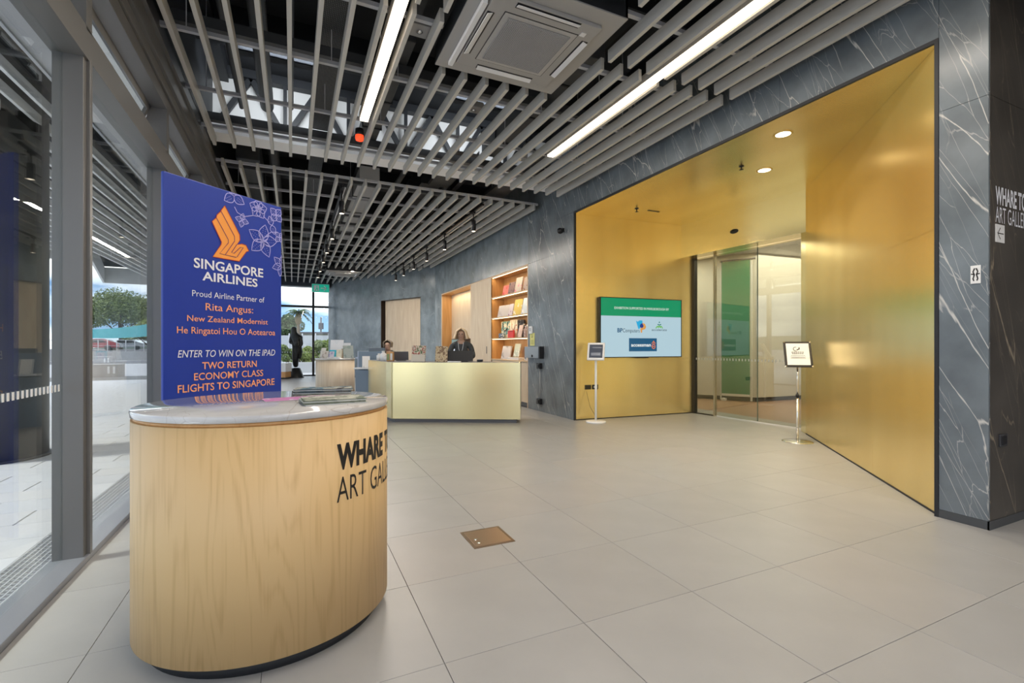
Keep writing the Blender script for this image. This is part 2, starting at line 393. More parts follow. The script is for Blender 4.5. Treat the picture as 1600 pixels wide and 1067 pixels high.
# ================================================================ structure: ceiling deck, slats, rails
ceil = sempty('ceiling')
bm = BM(); box(bm, -1.6, 8.2, -4.2, 22.4, 5.35, 5.5); obj('deck', bm, DECK, ceil)
bm = BM()
for y in [k*2.4-3 for k in range(11)]: box(bm, -1.3, 4.5, y-.09, y+.09, 4.95, 5.35)
for x in (-.9, 1.3, 3.6): box(bm, x-.06, x+.06, -4, 22, 5.12, 5.35)
obj('beams', bm, STEEL, ceil)
ZS = 3.95
ceil_s = sempty('ceiling_slatted')
slat_cache = {}
def slat(x, y0, y1, parent=ceil_s, z=ZS, h=.115, w=.038, m=SLAT):
    ln = round(y1-y0, 2)
    if ln < .1: return
    if (ln, h, w) not in slat_cache:
        b = BM(); box(b, -w/2, w/2, 0, ln, 0, h); bmesh.ops.bevel(b, geom=b.edges[:], offset=.002, segments=1, affect='EDGES')
        slat_cache[(ln, h, w)] = obj('slat', b, m, parent); slat_cache[(ln, h, w)].location = (x, y0, z)
    else: inst(slat_cache[(ln, h, w)], parent, (x, y0, z))
for k in range(24):
    x = 4.285-.227*k
    xo = x-.012 if k < 8 else x
    # section towards and behind the camera
    if k in (8, 9, 10, 11, 12, 13): slat(x, -3.5, 2.95)
    else: slat(x+.0, -3.5, 3.655)
    y0 = 4.48 if k in (8, 9, 10, 11, 12, 13) else 3.765
    slat(x+.005, y0, 7.35)
    # second section, in lengths
    slat(x, 8.12+.004*(23-k), 11.78); slat(x, 11.80, 15.9)
    x_end = 16.15
    y1 = 21.7
    if x > 1.6:
        y1 = min(y1, WA[1]+(x-WA[0])*(WB[1]-WA[1])/(WB[0]-WA[0])-.05)
    slat(x, x_end, y1)
bm = BM()
for y in (-2.6, -1.4, -.2, 1.0, 2.1, 3.2, 4.0, 5.0, 6.07, 7.05, 8.3, 9.45, 10.5, 11.6, 12.7, 13.8, 14.9, 15.8, 16.6, 17.7, 18.8, 19.9, 21.0):
    x1 = min(4.4, wall_x(y)-.03)
    for (a, b_) in (((-1.05, 1.19), (2.49, x1)) if 2.95 < y < 4.5 else ((-1.05, x1),)):
        box(bm, a, b_, y-.02, y+.02, ZS+.118, ZS+.155)
obj('cross_rail', bm, RAIL, ceil_s)
bm = BM()
for y in (.4, 2.4, 5.15, 7.2, 8.95, 11.2, 12.2, 13.3, 14.4, 17.3, 19.4):
    x1 = min(4.4, wall_x(y)-.05)
    for (a, b_) in (((-1.05, 1.19), (2.49, x1)) if 2.9 < y < 4.5 else ((-1.05, x1),)):
        box(bm, a, b_, y-.045, y+.045, ZS+.26, ZS+.36)
obj('strut_channel', bm, DUCT, ceil_s)
bm = BM()
for y in (-1.4, 2.1, 5.0, 6.07, 9.45, 11.6, 13.8, 16.6, 18.8):
    for x in (-.85, .35, 1.0, 2.7, 3.9):
        if x < wall_x(y)-.2: tube(bm, [(x, y, ZS+.15), (x, y, 5.3)], .005, 6)
obj('hanger_rod', bm, RAIL, ceil)
# white bulkhead between the two fields of slats
bm = BM(); box(bm, -1.06, 4.40, 7.50, 7.84, 4.19, 4.34); obj('white_beam', bm, mat('bright_white', (.92, .92, .92), .5), ceil, 'white painted beam above the gap in the slats')
bm = BM(); box(bm, -1.06, 4.40, 7.98, 8.02, 4.34, 5.35); obj('bulkhead', bm, WHITE, ceil)
bm = BM()
for i in range(7):
    x = -1.0+i*.9
    bar(bm, (x, 7.9, 4.42), (x+.45, 7.9, 5.2), .07, .07); bar(bm, (x+.45, 7.9, 5.2), (x+.9, 7.9, 4.42), .07, .07); bar(bm, (x+.9, 7.86, 4.36), (x+.9, 7.86, 5.3), .05, .05)
box(bm, -1.06, 4.4, 7.83, 7.97, 5.18, 5.3); box(bm, -1.06, 4.4, 7.83, 7.97, 4.36, 4.46)
obj('truss', bm, STEEL, ceil)
for x in (-.1, 2.6):          # added hidden lamps in the ceiling void, to brighten the bulkhead
    b = BM(); box(b, x-.5, x+.5, 6.54, 6.66, 4.85, 4.86); obj('fill_shield', b, STEEL, ceil)  # plate screens the added lamp from below
    area('void_fill_light', (x, 6.6, 4.9), 1.0, .06, 16, (.88, .94, 1), (radians(70), 0, 0))
# dark edge fascia along the window head and the far window
bm = BM(); box(bm, -1.30, -1.04, -4, 22, 4.12, 5.35); obj('edge_fascia', bm, STEEL, ceil)
bm = BM(); box(bm, -1.2, 1.45, 21.75, 22.3, 3.80, 5.35); obj('far_fascia', bm, mat('slate_paint', (.05, .065, .085), .5), ceil)
# services in the ceiling void (things)
TRAYM = mat('perforated_steel', (.16, .165, .17), .45, .4)
t_, b_ = TRAYM.node_tree, TRAYM.node_tree.nodes['Principled BSDF']
n_ = t_.nodes.new; tcn = n_('ShaderNodeTexCoord'); mpn = n_('ShaderNodeMapping'); mpn.inputs['Scale'].default_value = (1, 1, 1); t_.links.new(tcn.outputs['Object'], mpn.inputs[0])
brk = n_('ShaderNodeTexBrick'); brk.inputs['Scale'].default_value = 16; brk.inputs['Mortar Size'].default_value = .035; brk.inputs['Color1'].default_value = (.16, .165, .17, 1); brk.inputs['Color2'].default_value = (.13, .135, .14, 1); brk.inputs['Mortar'].default_value = (.01, .01, .01, 1); brk.offset = .5
mpn.inputs['Rotation'].default_value = (0, 0, pi/2)
t_.links.new(mpn.outputs[0], brk.inputs[0]); t_.links.new(brk.outputs[0], b_.inputs['Base Color'])
def cable_tray(x0, x1, y0, y1, z, label):
    o = thing('cable_tray', label, 'cable tray', (x0, y0, z)); w, d = x1-x0, y1-y0
    b = BM(); box(b, 0, w, 0, d, 0, .004); obj('tray_bed', b, TRAYM, o)
    b = BM(); box(b, 0, .004, 0, d, 0, .06); obj('side_rail', b, DUCT, o)
    b = BM(); box(b, w-.004, w, 0, d, 0, .06); obj('side_rail', b, DUCT, o)
    b = BM()
    for k in range(5): tube(b, [(w*(.2+.14*k), .1+.4*q, .02+.008*((k*3+q) % 3)) for q in range(int(d/.4))], .011, 6)
    obj('cables', b, BLACK, o)
cable_tray(.25, .47, -3.0, 7.4, 4.42, 'wide perforated cable tray above the slats beside the left light strip')
cable_tray(.25, .47, 8.15, 17.0, 4.42, 'perforated cable tray over the far field of slats')
cable_tray(2.35, 2.72, 7.12, 8.9, 4.36, 'short cable tray crossing the gap under the white beam')
cable_tray(3.55, 3.95, 6.6, 9.2, 4.36, 'short cable tray crossing the gap close to the stone wall')
def pipe(pts, r, label, name='pipe', m=DUCT, cat='pipe'):
    b = BM(); tube(b, pts, r, 14); tag(obj(name, b, m, smooth=False), label, cat)
pipe([(-.32, -3, 4.62), (-.32, 7.4, 4.62)], .085, 'fat grey pipe running above the slats beside the cable tray')
pipe([(-.02, -3, 4.66), (-.02, 7.4, 4.66)], .035, 'thin grey conduit beside the fat pipe above the slats')
pipe([(-.62, 2.4, 4.5), (-.62, 7.3, 4.5)], .028, 'thin conduit nearest the window wall above the slats')
pipe([(-.3, 8.2, 4.7), (-.3, 20, 4.7)], .09, 'fat grey pipe above the far field of slats')
pipe([(1.9, 8.2, 4.55), (1.9, 20, 4.55)], .05, 'grey pipe above the middle of the far slats')
pipe([(2.9, 8.2, 4.6), (2.9, 15, 4.6)], .04, 'thin grey pipe above the far slats near the stone wall')
def duct(x0, x1, y0, y1, z0, z1, label, m=DUCT):
    o = thing('air_duct', label, 'duct', ((x0+x1)/2, (y0+y1)/2, z0)); w, d = (x1-x0)/2, (y1-y0)/2
    b = BM(); box(b, -w, w, -d, d, 0, z1-z0, .01); obj('duct_body', b, m, o)
    b = BM()
    L2 = max(w, d)
    for q in (-.6, 0, .6):
        if d > w: box(b, -w-.012, w+.012, q*d-.015, q*d+.015, -.012, z1-z0+.012)
        else: box(b, q*w-.015, q*w+.015, -d-.012, d+.012, -.012, z1-z0+.012)
    obj('flange', b, STEEL, o)
duct(1.25, 2.45, -2.5, 2.85, 4.0, 4.55, 'dark sheet metal air duct behind the ceiling air unit', STEEL)
duct(2.75, 3.05, 4.2, 7.1, 4.35, 4.65, 'grey air duct above the slats right of the air unit')
duct(.88, 1.12, 4.7, 7.3, 4.32, 4.5, 'flat grey duct between the light strip and the air unit')
duct(1.1, 1.45, 8.9, 14.2, 4.3, 4.55, 'pale flat duct above the near end of the far slats', RAIL)
duct(-.85, -.5, 9.0, 15.5, 4.4, 4.8, 'grey duct above the far slats by the window wall')
duct(2.3, 2.7, 9.2, 14.5, 4.5, 4.9, 'dark duct above the middle of the far slats', STEEL)
def jbox(x, y, z, s, label):
    o = thing('junction_box', label, 'box', (x, y, z)); b = BM(); box(b, -s, s, -s*.8, s*.8, 0, .07, .006); obj('box_body', b, ACG, o)
    b = BM(); lathe(b, [(.022, 0), (.03, -.01), (0, -.02)], 12); obj('sensor_eye', b, CHROME, o)
jbox(1.02, 4.15, 4.08, .11, 'square grey sensor box between the slats left of the air unit')
jbox(1.95, 5.3, 4.10, .10, 'small grey junction box above the slats beyond the air unit')
jbox(3.05, 6.3, 4.05, .09, 'small grey box above the slats at the far end of the right light strip')

# ---- linear lights
def linear_light(x, y0, y1, label):
    o = thing('linear_light', label, 'light', (x, y0, ZS)); ln = y1-y0
    b = BM(); box(b, -.05, -.042, 0, ln, .02, .09); box(b, .042, .05, 0, ln, .02, .09); box(b, -.05, .05, 0, ln, .09, .10); box(b, -.05, .05, ln, ln+.006, .02, .1); obj('housing', b, ACG, o)
    b = BM(); box(b, -.045, .045, 0, ln-.002, -.002, .02); obj('diffuser', b, LAMP, o)
    b = BM()
    for q in range(3): tube(b, [(0, ln*(.15+.35*q), .1), (0, ln*(.15+.35*q), 1.3)], .004, 6)
    obj('hanger', b, RAIL, o)
linear_light(.765, -2.0, 5.82, 'long glowing warm strip light left of the ceiling air unit')
linear_light(3.285, -2.0, 5.82, 'long glowing warm strip light right of the air unit, near the stone wall')
# red alarm beacon
o = thing('alarm_beacon', 'red alarm beacon hanging at the end of the left strip light', 'alarm', (.762, 6.19, 3.93))
b = BM(); lathe(b, [(.05, .08), (.055, .02), (.05, 0)], 20); obj('beacon_base', b, BLACK, o)
b = BM(); lathe(b, [(.05, 0), (.052, -.03), (.046, -.06), (.0, -.072)], 20); obj('beacon_lens', b, mat('red_lens', (.9, .05, .02), .25, emit=(1, .08, .02), es=.8), o)
# ---- cassette air unit
def cassette(cx, cy, z, size, label, tray=None):
    o = thing('ceiling_air_unit', label, 'air conditioner', (cx, cy, z)); s = size/2
    if tray:
        tx0, tx1, ty0, ty1 = tray
        b = BM(); box(b, tx0-cx, tx1-cx, ty0-cy, ty1-cy, -.012, .0, .002); obj('tray', b, ACG, o)
        b = BM()
        box(b, tx0-cx, tx0-cx+.02, ty0-cy, ty1-cy, 0, .16); box(b, tx1-cx-.02, tx1-cx, ty0-cy, ty1-cy, 0, .16); box(b, tx0-cx, tx1-cx, ty0-cy, ty0-cy+.02, 0, .16); box(b, tx0-cx, tx1-cx, ty1-cy-.02, ty1-cy, 0, .16)
        obj('tray_skirt', b, STEEL, o)
    b = BM(); box(b, -s, s, -s, s, -.045, -.012, .006); obj('fascia', b, ACG, o)
    b = BM(); box(b, -s*.92, s*.92, -s*.92, s*.92, 0, .28); obj('casing', b, STEEL, o)
    g = s*.6
    b = BM(); box(b, -g-.045, g+.045, -g-.045, g+.045, -.05, -.045); fr = obj('grille_frame', b, mat('air_unit_light', (.42, .415, .405), .5), o)
    b = BM(); box(b, -g, g, -g, g, -.052, -.0505); obj('filter', b, mat('filter_dark', (.05, .055, .06), .8), o)
    b = BM(); nb = 38; st = 2*g/nb
    for k in range(nb+1): box(b, -g+k*st-.002, -g+k*st+.002, -g, g, -.058, -.052)
    for k in range(nb+1): box(b, -g, g, -g+k*st-.002, -g+k*st+.002, -.060, -.054)
    q = obj('grille', b, mat('grille_grey', (.45, .45, .45), .5), o); q['kind'] = 'stuff'
    for k in range(4):
        a = k*pi/2; R = Matrix.Rotation(a, 4, 'Z')
        b2 = BM(); box(b2, -g*1.0, g*1.0, s*.85, s*.975, -.047, -.044); q = BM(); merge(q, b2, R); obj('outlet_slot', q, BLACK, o)
        b2 = BM(); box(b2, -g*.98, g*.98, -.022, .022, -.003, .003, .001); q = BM(); merge(q, b2, R @ Matrix.Translation((0, s*.925, -.055)) @ Matrix.Rotation(radians(-18), 4, 'X')); obj('louvre', q, ACW, o)
        b2 = BM(); box(b2, -g-.05, g+.05, g+.047, g+.052, -.0475, -.045); q = BM(); merge(q, b2, R); obj('trim_line', q, BLACK, o)
    b = BM(); box(b, s*.72, s*.82, -s*.80, -s*.70, -.05, -.046); obj('sticker', b, PAPER, o)
    return o
cassette(1.84, 3.71, 3.95, .95, 'square ceiling air conditioner with perforated grille set in a grey tray', (1.215, 2.465, 3.09, 4.345))
bm = BM(); box(bm, -.53, -.49, -.36, .53, -.05, -.012, .003)
cassette_strip = obj('glare_strip', bm, ACW, bpy.data.objects['ceiling_air_unit'])  # added white strip stands for light reflected along the tray edge
cassette(1.62, 17.9, 3.88, .95, 'distant ceiling air conditioner near the far end of the slats', (1.05, 2.2, 17.3, 18.5))

# ---- track spots
def track(x, y0, y1, label):
    o = thing('lighting_track', label, 'track', (x, y0, 3.93)); ln = y1-y0
    b = BM(); box(b, -.018, .018, 0, ln, 0, .035); obj('track_rail', b, BLACK, o)
    b = BM(); box(b, .03, .05, .1, ln, .01, .03); obj('conduit', b, RAIL, o)
track(.765, 8.3, 17.6, 'black lighting track over the middle of the far slats')
track(3.25, 8.3, 17.3, 'black lighting track along the stone wall over the reception')
def spot(x, y, label, group):
    o = thing('spotlight', label, 'spotlight', (x, y, 3.56), 0, group)
    b = BM(); lathe(b, [(.040, .0), (.045, .004), (.045, .20), (.038, .215), (0, .215)], 20); obj('can', b, BLACK, o)
    b = BM(); tube(b, [(0, 0, .21), (0, 0, .37)], .012, 8); box(b, -.02, .02, -.06, .06, .34, .38); obj('bracket', b, BLACK, o)
    b = BM(); lathe(b, [(.0, .006), (.036, .006), (.036, -.001), (0, -.001)], 20); obj('lens', b, LAMP, o)
    l = bpy.data.lights.new('spot_beam', 'SPOT'); l.energy = 18; l.spot_size = radians(70); l.spot_blend = .7; l.color = (1, .86, .66); l.shadow_soft_size = .04
    q = bpy.data.objects.new('spot_beam', l); COL.objects.link(q); q.location = (x, y, 3.54); q.parent = None
ordn = ['nearest of', 'second nearest of', 'third along', 'fourth along', 'fifth along', 'farthest of']
for i, y in enumerate((8.59, 10.72, 12.39, 13.87, 15.57, 16.97)): spot(.765, y, 'black cylinder spotlight, %s the middle track' % ordn[i], 'spotlights on the middle track')
for i, y in enumerate((8.83, 10.80, 12.44, 13.94, 15.35, 16.62)): spot(3.25, y, 'black cylinder spotlight, %s the track by the stone wall' % ordn[i], 'spotlights on the wall track')
# exit sign (flat, hung across the room)
o = thing('exit_sign', 'green exit sign with running figure and arrow hanging before the far window', 'sign', (1.03, 20.6, 3.45))
b = BM(); box(b, -.33, .33, -.02, .02, 0, .33, .005); obj('sign_case', b, WHITE_G, o)
b = BM(); box(b, -.32, .32, -.024, -.02, .01, .32); obj('sign_face', b, mat('exit_green', (.01, .30, .22), .4, emit=(.01, .45, .3), es=.4), o)
b = BM(); stroke(b, [(.0, .165), (.22, .165)], .035, -.027); stroke(b, [(.12, .26), (.22, .165), (.12, .07)], .035, -.027); obj_raw('arrow', b, PRWHITE, o)
b = BM(); plate(b, [(-.26, .05), (-.06, .05), (-.06, .28), (-.26, .28)], -.026, -.0245); obj('pictogram', b, PRWHITE, o)
b = BM(); stroke(b, [(-.19, .07), (-.15, .15), (-.15, .2), (-.1, .14)], .028, -.029); stroke(b, [(-.15, .15), (-.11, .11), (-.1, .06)], .025, -.029); stroke(b, [(-.15, .22), (-.13, .25)], .04, -.029); obj_raw('running_figure', b, mat('exit_green', (0, 0, 0)), o)
b = BM(); tube(b, [(-.2, 0, .33), (-.2, 0, .6)], .006, 6); tube(b, [(.2, 0, .33), (.2, 0, .6)], .006, 6); obj('hanger', b, BLACK, o)

# ================================================================ structure: window wall (left)
win = sempty('window_1')
XG = -1.235
def frame_box(name, *a, m=ALU, bev=.003):
    b = BM(); box(b, *a, bev); return obj(name, b, m, win)
frame_box('sill', -1.29, -1.12, -4, 22.1, -.1, .035, m=ALU_L)
posts = [-2.35, -.35, 1.65, 3.65, 5.65, 7.65, 9.65, 11.65, 13.65, 15.65, 17.65, 19.65, 21.7]
bp = BM(); box(bp, -1.28, -1.135, -.0, .05, 0, 3.02, .003); post0 = obj('post', bp, ALU, win); post0.location = (0, posts[0], .03)
for y in posts[1:]: inst(post0, win, (0, y, .03))
bp = BM(); box(bp, -1.155, -1.118, .05, .09, 0, 3.02, .003); cov0 = obj('post_cover', bp, ALU, win); cov0.location = (0, posts[0], .03)
for y in posts[1:]: inst(cov0, win, (0, y, .03))
frame_box('transom', -1.29, -1.12, -4, 22.1, 3.03, 3.22)
bp = BM(); box(bp, -1.28, -1.12, 0, .09, 0, .44, .003); up0 = obj('upper_mullion', bp, ALU, win); up0.location = (0, posts[0], 3.2)
for y in posts[1:]: inst(up0, win, (0, y, 3.2))
frame_box('head', -1.29, -1.12, -4, 22.1, 3.62, 3.74)
frame_box('head_trim', -1.22, -1.10, -4, 22.1, 3.74, 3.84)
frame_box('head_trim', -1.16, -1.07, -4, 22.1, 3.84, 4.0, m=mat('mid_aluminium', (.2, .2, .2), .35, .4))
frame_box('head_trim', -1.13, -1.04, -4, 22.1, 4.0, 4.14)
for i, y in enumerate(posts[:-1]):
    y1 = posts[i+1]
    b = BM(); box(b, XG-.006, XG+.006, y+.05, y1, .03, 3.04); obj('pane', b, GLASS, win)
    # awning sash, hinged at the top and pushed out at the bottom
    sash = BM()
    w = y1-y-.10; hh = .40
    box(sash, -.03, .0, 0, w, -hh, -hh+.05); box(sash, -.03, 0, 0, w, -.05, 0); box(sash, -.03, 0, 0, .05, -hh, 0); box(sash, -.03, 0, w-.05, w, -hh, 0)
    R = Matrix.Translation((-1.245, y+.095, 3.62)) @ Matrix.Rotation(radians(22), 4, 'Y')
    q = BM(); merge(q, sash, R); so = obj('sash', q, ALU, win)
    g = BM(); box(g, -.018, -.012, .05, w-.05, -hh+.05, -.05); q = BM(); merge(q, g, R); obj('sash_glass', q, GLASS, so)
    b = BM(); bar(b, (-1.15, y+.16, 3.26), (-1.33, y+.16, 3.42), .012, .03); obj('stay_arm', b, ALU_L, win)
# safety dots on the panes
b = BM()
for y0_, y1_ in ((3.0, 3.62), (1.75, 3.0), (5.75, 7.6)):
    y = y0_
    while y < y1_:
        box(b, XG+.006, XG+.0075, y, y+.02, 1.035, 1.075); y += .045
obj('manifestation', b, mat('frosted_dot', (.85, .87, .9), .6), win)
# grate
grt = sempty('trim_1')
b = BM(); box(b, -1.52, -1.30, -3, 21.5, -.14, -.10); obj('drain_channel', b, BLACK, grt)
b = BM()
for k in range(8): box(b, -1.52+k*.0305, -1.52+k*.0305+.005, -3, 21.5, -.022, -.002)
y = 2.3; kk = 0
while y < 9.5:
    for k in range(7):
        yy = y+(.02 if k % 2 else 0)
        box(b, -1.515+k*.0305, -1.49+k*.0305, yy, yy+.005, -.022, -.003)
    y += .04
o = obj('grating', b, RAIL, grt); o['kind'] = 'stuff'

# far window wall
win2 = sempty('window_2', (0, 22.1, 0))
def fb2(name, *a, m=STEEL):
    b = BM(); box(b, *a, .004); return obj(name, b, m, win2)
fb2('mullion', .77, .86, 0, .12, 0, 4.0); fb2('mullion', -1.15, -1.05, 0, .12, 0, 4.0)
fb2('transom', -1.1, 1.42, -.01, .11, 2.93, 3.02); fb2('sill', -1.1, 1.42, 0, .12, -.1, .05); fb2('head', -1.15, 1.45, 0, .12, 3.85, 4.0)
for a, c in ((-1.05, .77), (.86, 1.42)):
    b = BM(); box(b, a, c, .05, .062, .05, 3.86); obj('pane', b, GLASS, win2)
b = BM()
for k in range(24): box(b, -1.0+k*.1, -.97+k*.1, .045, .048, 1.0, 1.05)
obj('manifestation', b, MATS['frosted_dot'], win2)

# ================================================================ structure: stone wall (right)
wr = sempty('wall_right')
TH_W = .25
def panel(parent, x0, x1, y0, y1, z0, z1, m=STONE, name='panel', g=.0015):
    b = BM(); box(b, x0, x1, y0+g, y1-g, z0+g, z1-g); return obj(name, b, m, parent)
# carcass pieces
b = BM(); box(b, XR+.02, XR+TH_W, 7.06, 8.80, 0, 5.3); box(b, XR+.02, XR+TH_W, 8.8, 15.15, 3.02, 5.3); box(b, XR+.02, XR+TH_W, 15.15, 15.95, 0, 5.3)
box(b, XR+.02, XR+TH_W, 1.64, 1.90, 0, 5.3); box(b, XR+.02, XR+TH_W, 1.90, 7.06, 3.63, 5.3)
obj('carcass', b, STEEL, wr)
# column face beside the portal
panel(wr, XR, XR+.02, 1.62, 1.905, .06, 3.07); panel(wr, XR, XR+.02, 1.62, 1.905, 3.07, 4.6)
# band over the portal
for a, c in ((1.905, 3.2), (3.2, 4.5), (4.5, 5.8), (5.8, 7.045)): panel(wr, XR, XR+.02, a, c, 3.635, 4.9)
# pier between portal and shelf niche
panel(wr, XR, XR+.02, 7.045, 7.66, 0, 3.635); panel(wr, XR, XR+.02, 7.045, 7.66, 3.635, 4.9); panel(wr, XR, XR+.02, 7.66, 8.82, 0, 3.0); panel(wr, XR, XR+.02, 7.66, 8.82, 3.0, 4.9)
for a, c in ((8.82, 10.1), (10.1, 11.4), (11.4, 12.7), (12.7, 14.0), (14.0, 15.14)): panel(wr, XR, XR+.02, a, c, 3.0, 4.9, STONE_F)
panel(wr, XR, XR+.02, 15.14, 15.9, 0, 4.9, STONE_F)
# end face of the column, turned to the camera
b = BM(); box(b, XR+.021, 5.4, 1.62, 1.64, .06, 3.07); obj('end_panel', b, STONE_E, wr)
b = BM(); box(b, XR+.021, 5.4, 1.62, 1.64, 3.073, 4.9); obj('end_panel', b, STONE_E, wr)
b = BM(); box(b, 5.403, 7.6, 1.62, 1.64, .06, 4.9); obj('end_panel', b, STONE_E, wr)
b = BM(); box(b, XR+.022, 7.6, 1.642, 1.86, 0, 5.3); obj('core', b, STEEL, wr)
b = BM(); box(b, XR-.004, XR+.01, 1.616, 1.905, 0, .06); box(b, XR-.004, 7.6, 1.614, 1.626, 0, .06); obj('plinth', b, mat('plinth_dark', (.07, .075, .08), .4), wr)
b = BM(); box(b, 2.6, 9.0, -4.2, -4.0, 0, 5.35); struct('wall_rear', b, mat('rear_grey', (.20, .19, .18), .7))
b = BM(); box(b, 7.6, 7.8, -4.0, 1.86, 0, 5.35); struct('wall_side', b, mat('rear_grey', (0, 0, 0)))
# portal frame, dark thin edge
b = BM(); box(b, XR-.008, XR+.03, 1.905, 1.93, 0, 3.635); box(b, XR-.008, XR+.03, 7.02, 7.045, 0, 3.635); box(b, XR-.008, XR+.03, 1.93, 7.02, 3.605, 3.635); obj('portal_edge', b, STEEL, wr)

# bent far wall, local frame: x along wall from WA to WB, front towards -x of hall
wf = sempty('wall_back', (WA[0], WA[1], 0), ang(WA, WB))
LF = hypot(WB[0]-WA[0], WB[1]-WA[1])     # local +x from near corner to window, local +y points into the hall
u0, u1 = .76, 3.10                        # timber door opening
STONE_B = STONE
def pf(x0, x1, z0, z1, m=STONE_F, name='panel', y0=-.02, y1=0.):
    b = BM(); box(b, x0+.0015, x1-.0015, y0, y1, z0+.0015, z1-.0015); return obj(name, b, m, wf)
pf(0, u0, 0, 4.9); pf(u0, (u0+u1)/2, 3.03, 4.9); pf((u0+u1)/2, u1, 3.03, 4.9)
for a, c in ((u1, 4.35), (4.35, 5.6), (5.6, LF)): pf(a, c, 0, 3.03); pf(a, c, 3.03, 4.9)
b = BM(); box(b, 0, u0, -.25, -.02, 0, 5.3); box(b, u0, u1, -.25, -.02, 3.03, 5.3); box(b, u1, LF, -.25, -.02, 0, 5.3); box(b, u0, u1, -.3, -.25, 0, 3.03); obj('carcass', b, STEEL, wf)
b = BM(); box(b, u0, u1-.15, -.16, -.10, 0, 3.03); obj('timber_panel', b, OAK_P, wf, 'pale timber sliding panel in the far wall recess')
b = BM(); box(b, u1-.02, u1, -.25, 0, 0, 3.03); box(b, u0, u0+.02, -.25, 0, 0, 3.03); box(b, u0, u1, -.25, 0, 3.01, 3.03); obj('reveal', b, mat('reveal_dark', (.05, .035, .025), .4), wf)

# ================================================================ gold portal
TVA, TVB = (4.45, 7.028), (7.03, 6.855)
gw = sempty('wall_left_of_portal', (TVA[0], TVA[1], 0), ang(TVA, TVB)); gw.name = 'wall_screen'
LT = hypot(TVB[0]-TVA[0], TVB[1]-TVA[1])
for a, c in ((.0, 1.76), (1.76, LT)):
    for z0, z1 in ((.015, 2.2), (2.2, 3.6)):
        b = BM(); box(b, a+.001, c-.001, 0, .03, z0+.001, z1-.001); obj('gold_panel', b, GOLD, gw)
b = BM(); box(b, 0, LT+.1, .03, .2, 0, 3.8); obj('core', b, STEEL, gw)
b = BM(); box(b, 0, LT, -.004, .03, 0, .015); obj('plinth', b, STEEL, gw)
GA, GB = (4.487, 1.932), (6.856, 4.518)
ga = sempty('wall_angled', (GB[0], GB[1], 0), ang(GB, GA))   # local front (-y) faces the hall side
LG = hypot(GB[0]-GA[0], GB[1]-GA[1])
for i in range(3):
    for z0, z1 in ((.015, 2.2), (2.2, 3.6)):
        b = BM(); box(b, LG*i/3+.001, LG*(i+1)/3-.001, 0, .03, z0+.001, z1-.001); obj('gold_panel', b, GOLD, ga)
b = BM(); box(b, 0, LG-.02, .03, .12, 0, 3.7); obj('core', b, STEEL, ga)
b = BM(); box(b, 0, LG, -.004, .03, 0, .015); obj('plinth', b, STEEL, ga)
# jamb strip between the angled wall and the glass
JA, JB = (6.856, 4.518), (7.02, 4.70)
jb = sempty('trim_2', (JB[0], JB[1], 0), ang(JB, JA))
b = BM(); box(b, 0, hypot(JA[0]-JB[0], JA[1]-JB[1]), 0, .05, 0, 3.6); obj('jamb', b, GOLD_D, jb)
# portal soffit
gc = sempty('ceiling_portal')
def clipx(y):  # angled wall line
    return GA[0]+(y-GA[1])*(GB[0]-GA[0])/(GB[1]-GA[1])
cuts = [1.93, 3.0, 4.518, 5.7, 7.03]
for a, c in zip(cuts, cuts[1:]):
    xa = clipx(a) if a < 4.52 else 7.3; xc = clipx(c) if c < 4.52 else 7.3
    if c <= 4.52: poly = [(XR+.01, a+.001), (xa, a+.001), (xc, c-.001), (XR+.01, c-.001)]
    else: poly = [(XR+.01, a+.001), (7.3, a+.001), (7.3, c-.001), (XR+.01, c-.001)]
    b = BM(); prism(b, poly, 3.6, 3.63); obj('gold_panel', b, GOLD_S, gc)
# header over the door
HA, HB = (6.75, 6.875), (6.856, 4.518)
hd = sempty('trim_3', (HA[0], HA[1], 0), ang(HA, HB)); LH = hypot(HB[0]-HA[0], HB[1]-HA[1])
for a, c in ((0, LH/2), (LH/2, LH)):
    b = BM(); box(b, a+.001, c-.001, 0, .02, 2.976, 3.6); obj('gold_panel', b, GOLD_D, hd)
b = BM(); box(b, 0, LH, .02, .45, 2.976, 2.99); obj('soffit', b, GOLD, hd)
b = BM(); box(b, 0, LH, .02, .45, 2.99, 3.6); obj('core', b, STEEL, hd)
# glass door
DA, DB = (7.03, 6.85), (7.20, 4.70)
dr = sempty('door_1', (DA[0], DA[1], 0), ang(DA, DB)); LD = hypot(DB[0]-DA[0], DB[1]-DA[1])
DG = mat('bronze_frame', (.05, .045, .035), .35, .5)
b = BM(); box(b, 0, .05, -.03, .06, 0, 2.976); obj('door_frame', b, DG, dr)
b = BM(); box(b, .05, .47, .01, .02, .02, 2.97); obj('fixed_pane', b, GLASS_D, dr)
b = BM(); box(b, .47, .49, -.02, .05, 0, 2.976); obj('mullion', b, mat('champagne', (.42, .38, .28), .35, .5), dr)
b = BM(); box(b, .46, 1.325, -.012, -.002, .02, 2.97); obj('sliding_pane', b, GLASS_D, dr)
b = BM(); box(b, 1.33, LD, -.012, -.002, .02, 2.97); obj('sliding_pane', b, GLASS_D, dr)
b = BM(); box(b, .05, .46, -.012, .03, 0, .02); obj('threshold', b, DG, dr)
b = BM(); box(b, 1.322, 1.333, -.014, .0, .02, 2.97); obj('pane_edge', b, mat('glass_edge', (.12, .16, .12), .2), dr)
b = BM()
for k in range(34): box(b, .08+k*.06, .10+k*.06, -.016, -.0125, 1.03, 1.07)
obj('manifestation', b, mat('etched_dot', (.5, .5, .45), .6), dr)
